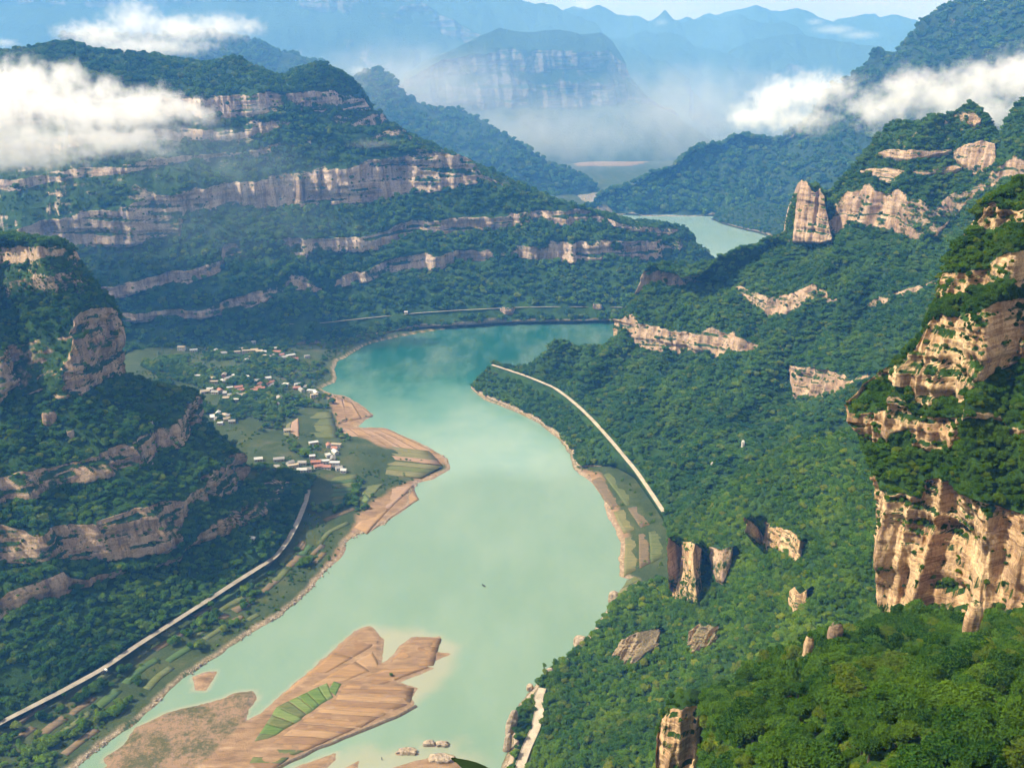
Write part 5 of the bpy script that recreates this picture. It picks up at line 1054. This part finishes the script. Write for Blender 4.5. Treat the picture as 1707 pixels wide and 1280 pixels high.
# leaf tip close to the camera at the bottom edge
mb = MB(); t0 = CAM+rays([(752, 1262)])[0]*2.2; t1 = CAM+rays([(850, 1330)])[0]*2.2
a, b2 = Vector(t0), Vector(t1); sd = (b2-a).cross(Vector(rays([(800, 1300)])[0])).normalized()
N_ = 9; V = []
for i in range(N_):
    f = i/(N_-1); c2 = a.lerp(b2, f)+Vector((0, 0, 0.012*math.sin(f*3))); hw = 0.020*math.sin(min(1, f*1.5)*math.pi/2)
    V += [c2-sd*hw, c2+Vector((0, 0, -.004)), c2+sd*hw]
mb.poly(V, [(i*3+j, i*3+j+1, i*3+j+4, i*3+j+3) for i in range(N_-1) for j in (0, 1)])
tw = bpy.data.objects.new('twig', None); COL.objects.link(tw); tag(tw, 'dark pointed leaf poking in at the bottom edge, close to the viewer', 'leaf')
M_TW = plain('dark_leaf', (0.006, 0.02, 0.006), (0.015, 0.04, 0.01), 20, 0.6)
mb.build('leaf', M_TW, tw); mb = MB(); mb.tube([tuple(b2), tuple(b2+Vector((.05, .02, -.12))), tuple(b2+Vector((.08, -.2, -.6)))], [.003, .004, .008], 6); mb.build('stem', M_BARK, tw)
# ---------------------------------------------------------------- clouds: real volumes of droplets
def cloud(label, t, blobs, dens=0.03, name='cloud', depth=0.9, thr=0.38, nscale=1.0, kind=None, color=(1, 1, 1), soft=1.0):
    cs = []
    for u, v, rx, ry, *k in blobs:
        tt = t*(k[0] if k else 1.0); p = CAM+rays([(u, v)])[0]*tt; cs.append((p, rx*tt/FPX, ry*tt/FPX))
    mn = np.min([p-np.array([a*1.35, max(a, b_)*depth*1.35, b_*1.5]) for p, a, b_ in cs], 0); mx = np.max([p+np.array([a*1.35, max(a, b_)*depth*1.35, b_*1.5]) for p, a, b_ in cs], 0)
    c0 = (mn+mx)/2; half = (mx-mn)/2
    mb = MB(); mb.box(-half[0], half[0], -half[1], half[1], -half[2], half[2])
    m, _, _ = mat('cloud_droplets'); b = NB(m); N = b.n; P = b.node('ShaderNodeTexCoord').outputs['Object']
    R0 = float(np.mean([b_ for _, _, b_ in cs]))
    warp = b.node('ShaderNodeTexNoise', inp={'Vector': P, 'Scale': nscale*0.9/R0, 'Detail': 3.0}).outputs['Color']
    w2 = b.node('ShaderNodeVectorMath', operation='SUBTRACT', inp={0: warp, 1: (.5, .5, .5)}).outputs[0]
    w3 = b.node('ShaderNodeVectorMath', operation='MULTIPLY_ADD', inp={0: w2, 1: (R0*0.8,)*3, 2: P}).outputs[0]
    f = None
    for p, a, b_ in cs:
        q = p-c0; dd = max(a, b_)*depth if a < 3*b_ else a*0.6*depth
        s_ = b.node('ShaderNodeVectorMath', operation='SUBTRACT', inp={0: w3, 1: tuple(q)}).outputs[0]
        s_ = b.node('ShaderNodeVectorMath', operation='MULTIPLY', inp={0: s_, 1: (1/a, 1/dd, 1/b_)}).outputs[0]
        ln = b.node('ShaderNodeVectorMath', operation='LENGTH', inp={0: s_}).outputs['Value']
        g = b.math('SUBTRACT', 1.0, ln)
        f = g if f is None else b.math('SMOOTH_MAX', f, g, 0.25)
    n1 = b.node('ShaderNodeTexNoise', inp={'Vector': P, 'Scale': nscale*2.0/R0, 'Detail': 8.0, 'Roughness': 0.66}).outputs['Fac']
    dn = b.math('ADD', f, b.math('MULTIPLY', b.math('SUBTRACT', n1, 0.5), 2.9))
    dn = b.mapr(dn, thr-0.30, thr+0.60*soft, 0.0, 1.0)
    dn = b.math('MULTIPLY', dn, b.mapr(f, -0.45, 0.05, 0, 1))
    dn = b.math('MULTIPLY', dn, dens)
    pv = b.node('ShaderNodeVolumePrincipled'); pv.inputs['Color'].default_value = (*color, 1); pv.inputs['Anisotropy'].default_value = 0.0; b.l.new(dn, pv.inputs['Density'])
    o_ = b.node('ShaderNodeOutputMaterial'); b.l.new(pv.outputs[0], o_.inputs['Volume'])
    o = mb.build(name, m); o.location = c0
    tag(o, label if kind is None else None, 'cloud' if kind is None else None, kind=kind); return o
cloud('large dense white cloud against the left mesa cliffs', 1600, [(-60, 185, 150, 85), (30, 150, 70, 55), (80, 165, 80, 60), (150, 190, 95, 55), (235, 185, 85, 42), (300, 180, 50, 28), (20, 240, 160, 40), (180, 232, 140, 34), (330, 190, 40, 20), (40, 130, 55, 36), (110, 128, 45, 30), (175, 150, 45, 28), (255, 162, 45, 24), (20, 262, 150, 26)], 0.036, soft=1.3)
cloud('thin wisp trailing across the mesa cliff beside the big cloud', 1650, [(330, 200, 60, 18), (425, 182, 28, 14), (365, 225, 60, 14), (620, 240, 50, 10)], 0.007, soft=1.6)
cloud('white cloud bank lying behind the mesa plateau', 3250, [(225, 38, 55, 40), (165, 60, 70, 28), (120, 52, 45, 14), (300, 50, 75, 28), (370, 46, 60, 26), (415, 45, 34, 20), (250, 78, 130, 20)], 0.014, soft=1.3)
cloud('small white cloud tuft at the far left edge', 3250, [(8, 72, 26, 9)], 0.010)
cloud('rounded white cloud left of the shadowed peak', 2750, [(1300, 165, 58, 42), (1350, 155, 58, 40), (1395, 150, 44, 28), (1330, 200, 85, 28), (1260, 195, 60, 24)], 0.024, soft=1.3)
cloud('long white cloud across the shadowed peak', 2600, [(1465, 182, 60, 38), (1520, 155, 66, 46), (1575, 160, 66, 50), (1635, 140, 60, 48), (1695, 128, 60, 54), (1620, 190, 120, 34), (1760, 120, 80, 66)], 0.021, soft=1.3)
cloud('thin wisp right of the rounded cloud', 2700, [(1425, 130, 36, 10), (1440, 160, 20, 14)], 0.006, soft=1.6)
cloud('flat cloud streak over the distant ridges', 7500, [(1390, 50, 44, 9), (1432, 59, 40, 8), (1358, 37, 18, 7)], 0.006)
cloud('small cloud puff in the notch behind the mesa', 3300, [(600, 118, 22, 9)], 0.010)
cloud('little cloud on the distant skyline', 7000, [(970, 8, 22, 10), (1102, 38, 14, 8)], 0.006)
o = cloud(None, 4100, [(880, 220, 300, 60), (1150, 190, 190, 80), (1230, 215, 130, 40), (680, 150, 200, 70)], 0.0016, name='valley_mist', kind='stuff', soft=2.5, thr=0.1)
o = cloud(None, 1900, [(60, 290, 260, 70), (330, 275, 200, 60), (250, 380, 330, 60)], 0.0017, name='slope_mist', kind='stuff', soft=2.5, thr=0.1, color=(0.72, 0.88, 1.0))
o = cloud(None, 5200, [(850, 120, 1300, 190), (300, 60, 700, 150), (1450, 120, 500, 130)], 0.00034, name='distant_mist', kind='stuff', soft=2.5, thr=-0.1, color=(0.34, 0.64, 1.0), nscale=0.7)
for nm, per, size, coll, npk, kw in [
    ('left_mountain', 17, 3.1, C_MID2, 5, dict(sv=0.45)), ('pyramid_mountain', 20, 3.4, C_MID2, 5, dict(sv=0.5)), ('right_hillside', 12, 2.8, C_MID, 5, dict(sv=0.5)),
    ('near_cliff', 4.5, 2.0, C_NEAR, 6, dict(rock_keep=0.02)), ('rock_tower', 2.5, 1.2, C_NEAR, 6, dict(rock_keep=0.01)),
    ('spur_cliff', 10, 2.2, C_MID, 5, dict(rock_keep=0.02)), ('rock_ledge', 9, 1.8, C_MID, 5, dict(rock_keep=0.1)), ('rockfall', 25, 1.5, C_MID, 5, dict(rock_keep=0.1)), ('stepped_mesa', 75, 6.2, C_FAR, 4, {}), ('headland', 90, 5.0, C_FAR, 4, {}), ('shadowed_peak', 260, 11, C_FAR, 4, {}), ('blue_ridge', 320, 12, C_FAR, 4, {})]:
    r_ = add_forest(nm, per, size, coll, npk, **kw)
    if r_ is not None: forest('woodland', r_[0], r_[1], coll, npk)
P, rc = sample_mesh('near_spur', 4.0, seed=9); P = P[np.linalg.norm(P-CAM, axis=1) > 95]; sz = rng.uniform(0.6, 1.5, len(P)); forest('undergrowth', P+np.array([0, 0, 0.4]), sz, C_MID, 5)
# ---------------------------------------------------------------- trees on the near slope: each one a thing
P, rc = sample_mesh('near_spur', 25, seed=3)
dist = np.linalg.norm(P-CAM, axis=1)
P = P[(dist > 95)]; dist = np.linalg.norm(P-CAM, axis=1)
rel = P-CAM; fw = rel[:, 1]*CP-rel[:, 2]*SP; uu = CX+FPX*rel[:, 0]/fw; vv = CY-FPX*(rel[:, 1]*SP+rel[:, 2]*CP)/fw
inview = (uu > 1040) & (uu < 1760) & (vv < 1340)
order = np.argsort(dist+1e6*(~inview))
ind = order[:285]; rest = order[285:]
s_ = np.clip(3.5*np.exp(rng.normal(0, 0.34, len(P))), 2.0, 5.4)
Q = P[rest].copy(); Q[:, 2] += s_[rest]*0.5
forest('woodland', Q, s_[rest], C_NEAR, 6)
def limbs(seed):
    r = random.Random(seed); mb = MB()
    mb.tube([(0, 0, -0.6), (0.03, 0.02, 0.35), (r.uniform(-.08, .08), r.uniform(-.08, .08), 0.9), (r.uniform(-.1, .1), r.uniform(-.1, .1), 1.35)], [0.085, 0.065, 0.045, 0.015], 6)
    for i in range(5):
        a = r.uniform(0, 6.28); z0 = r.uniform(0.35, 0.8); L_ = r.uniform(0.45, 0.75)
        mb.tube([(0.02, 0.02, z0), (math.cos(a)*L_*0.5, math.sin(a)*L_*0.5, z0+0.22), (math.cos(a)*L_, math.sin(a)*L_, z0+0.42)], [0.035, 0.022, 0.008], 5)
    return mb
limbm = []
for i in range(3):
    o = limbs(40+i).build('trunk', M_BARK); limbm.append(o.data); bpy.data.objects.remove(o)
zones = [('bushy broadleaf tree in the dense wood below the orange cliff', lambda u, v: v < 1110),
         ('broadleaf tree on the brow beside the orange rock tower', lambda u, v: u < 1260),
         ('dark green tree at the lower right corner of the near slope', lambda u, v: u > 1520 and v > 1180),
         ('tree in the middle of the near slope, under the cliff-foot wood', lambda u, v: v < 1180),
         ('large dark green tree low on the near slope', lambda u, v: True)]
for k in ind:
    e = bpy.data.objects.new('broadleaf_tree', None); COL.objects.link(e)
    s = float(s_[k]); e.location = P[k]; e.rotation_euler = (0, 0, float(rng.uniform(0, 6.28))); e.empty_display_size = 0.1
    lb = next(z for z in zones if z[1](uu[k], vv[k]))[0]
    tag(e, lb, 'tree', lb.replace('tree', 'trees', 1))
    c_ = bpy.data.objects.new('crown', NEARM[int(rng.integers(0, 6))]); COL.objects.link(c_); c_.parent = e; c_.location = (0, 0, s*0.95); c_.scale = (s, s, s*float(rng.uniform(0.85, 1.2)))
    t_ = bpy.data.objects.new('trunk', limbm[int(rng.integers(0, 3))]); COL.objects.link(t_); t_.parent = e; t_.scale = (s, s, s)
# ---------------------------------------------------------------- trees of the valley floor
n = 200000
X = rng.uniform(-1400, 320, n); Y = rng.uniform(560, 2300, n)
h, s1, i1 = ground_height(X, Y, True)
den = fbm(X/70, Y/70, 3.9, 4)+0.35*fbm(X/20, Y/20, 2.9, 2)
ok = (s1 > 16) & (den > -0.12) & (i1 < -20)
for a in FIELD_AREAS: ok &= sdf(X, Y, a) < -3
ok &= sdf(X, Y, P0([(960, 775), (1020, 780), (1115, 880), (1115, 940), (1040, 1000)])) < 0
rd = road_dist(X, Y); ok &= rd > 5
for cx, cy, cr in CLEAR: ok &= (X-cx)**2+(Y-cy)**2 > cr*cr
ok &= (rng.random(n) < np.clip(0.3+den*4, 0, 1)*0.75)
ok &= ~((sdf(X, Y, P0([(480, 560), (640, 560), (610, 600), (545, 660), (500, 600)])) > 0) & (rng.random(n) < 0.7))
X, Y, h = X[ok], Y[ok], h[ok]
sz = np.clip(3.9*np.exp(rng.normal(0, 0.3, len(X))), 1.8, 7)
forest('valley_trees', np.stack([X, Y, h+sz*0.6], 1), sz, C_MID, 5)
FOOT += FOOTL
if FOOT:
    Q = []
    for p, w in FOOT:
        for k in range(int(8+w)):
            a = rng.uniform(2.9, 6.5); q = w*rng.uniform(0.4, 0.8); Q.append((p[0]+math.cos(a)*q, p[1]+math.sin(a)*q))
    Q = np.array(Q); Z = np.array([drop(x, y, ['right_hillside', 'near_spur', 'left_mountain', 'pyramid_mountain']) for x, y in Q]); k = Z > 3
    sz = rng.uniform(1.2, 2.9, k.sum()); forest('outcrop_shrubs', np.c_[Q[k], Z[k]+sz*0.5], sz, C_MID, 5)
# shrubs along banks
n = 60000
X = rng.uniform(-600, 330, n); Y = rng.uniform(560, 2000, n); h, s1, i1 = ground_height(X, Y, True)
ok = (s1 > 5) & (i1 < -15) & (fbm(X/25, Y/25, 6.9, 3) > 0.05) & (road_dist(X, Y) > 3)
for a in FIELD_AREAS: ok &= sdf(X, Y, a) < 1
ok &= rng.random(n) < 0.55
X, Y, h = X[ok], Y[ok], h[ok]; sz = rng.uniform(0.8, 2.3, len(X))
forest('bank_shrubs', np.stack([X, Y, h+sz*0.3], 1), sz, C_MID, 5)
print('TREES', NTREE)
# ---------------------------------------------------------------- air
hz = MB(); hz.box(-7500, 7500, -120, 15500, -1100, 1400)
ho = hz.build('haze', None); tag(ho, kind='stuff')
m, _, _ = mat('pale_air'); N = m.node_tree.nodes
pv = N.new('ShaderNodeVolumePrincipled'); pv.inputs['Color'].default_value = (0.10, 0.38, 1.0, 1); pv.inputs['Density'].default_value = HAZE_DENSITY
pv.inputs['Anisotropy'].default_value = 0.15; pv.inputs['Absorption Color'].default_value = (1, 1, 1, 1)
o_ = N.new('ShaderNodeOutputMaterial'); m.node_tree.links.new(pv.outputs[0], o_.inputs['Volume'])
ho.data.materials.append(m)
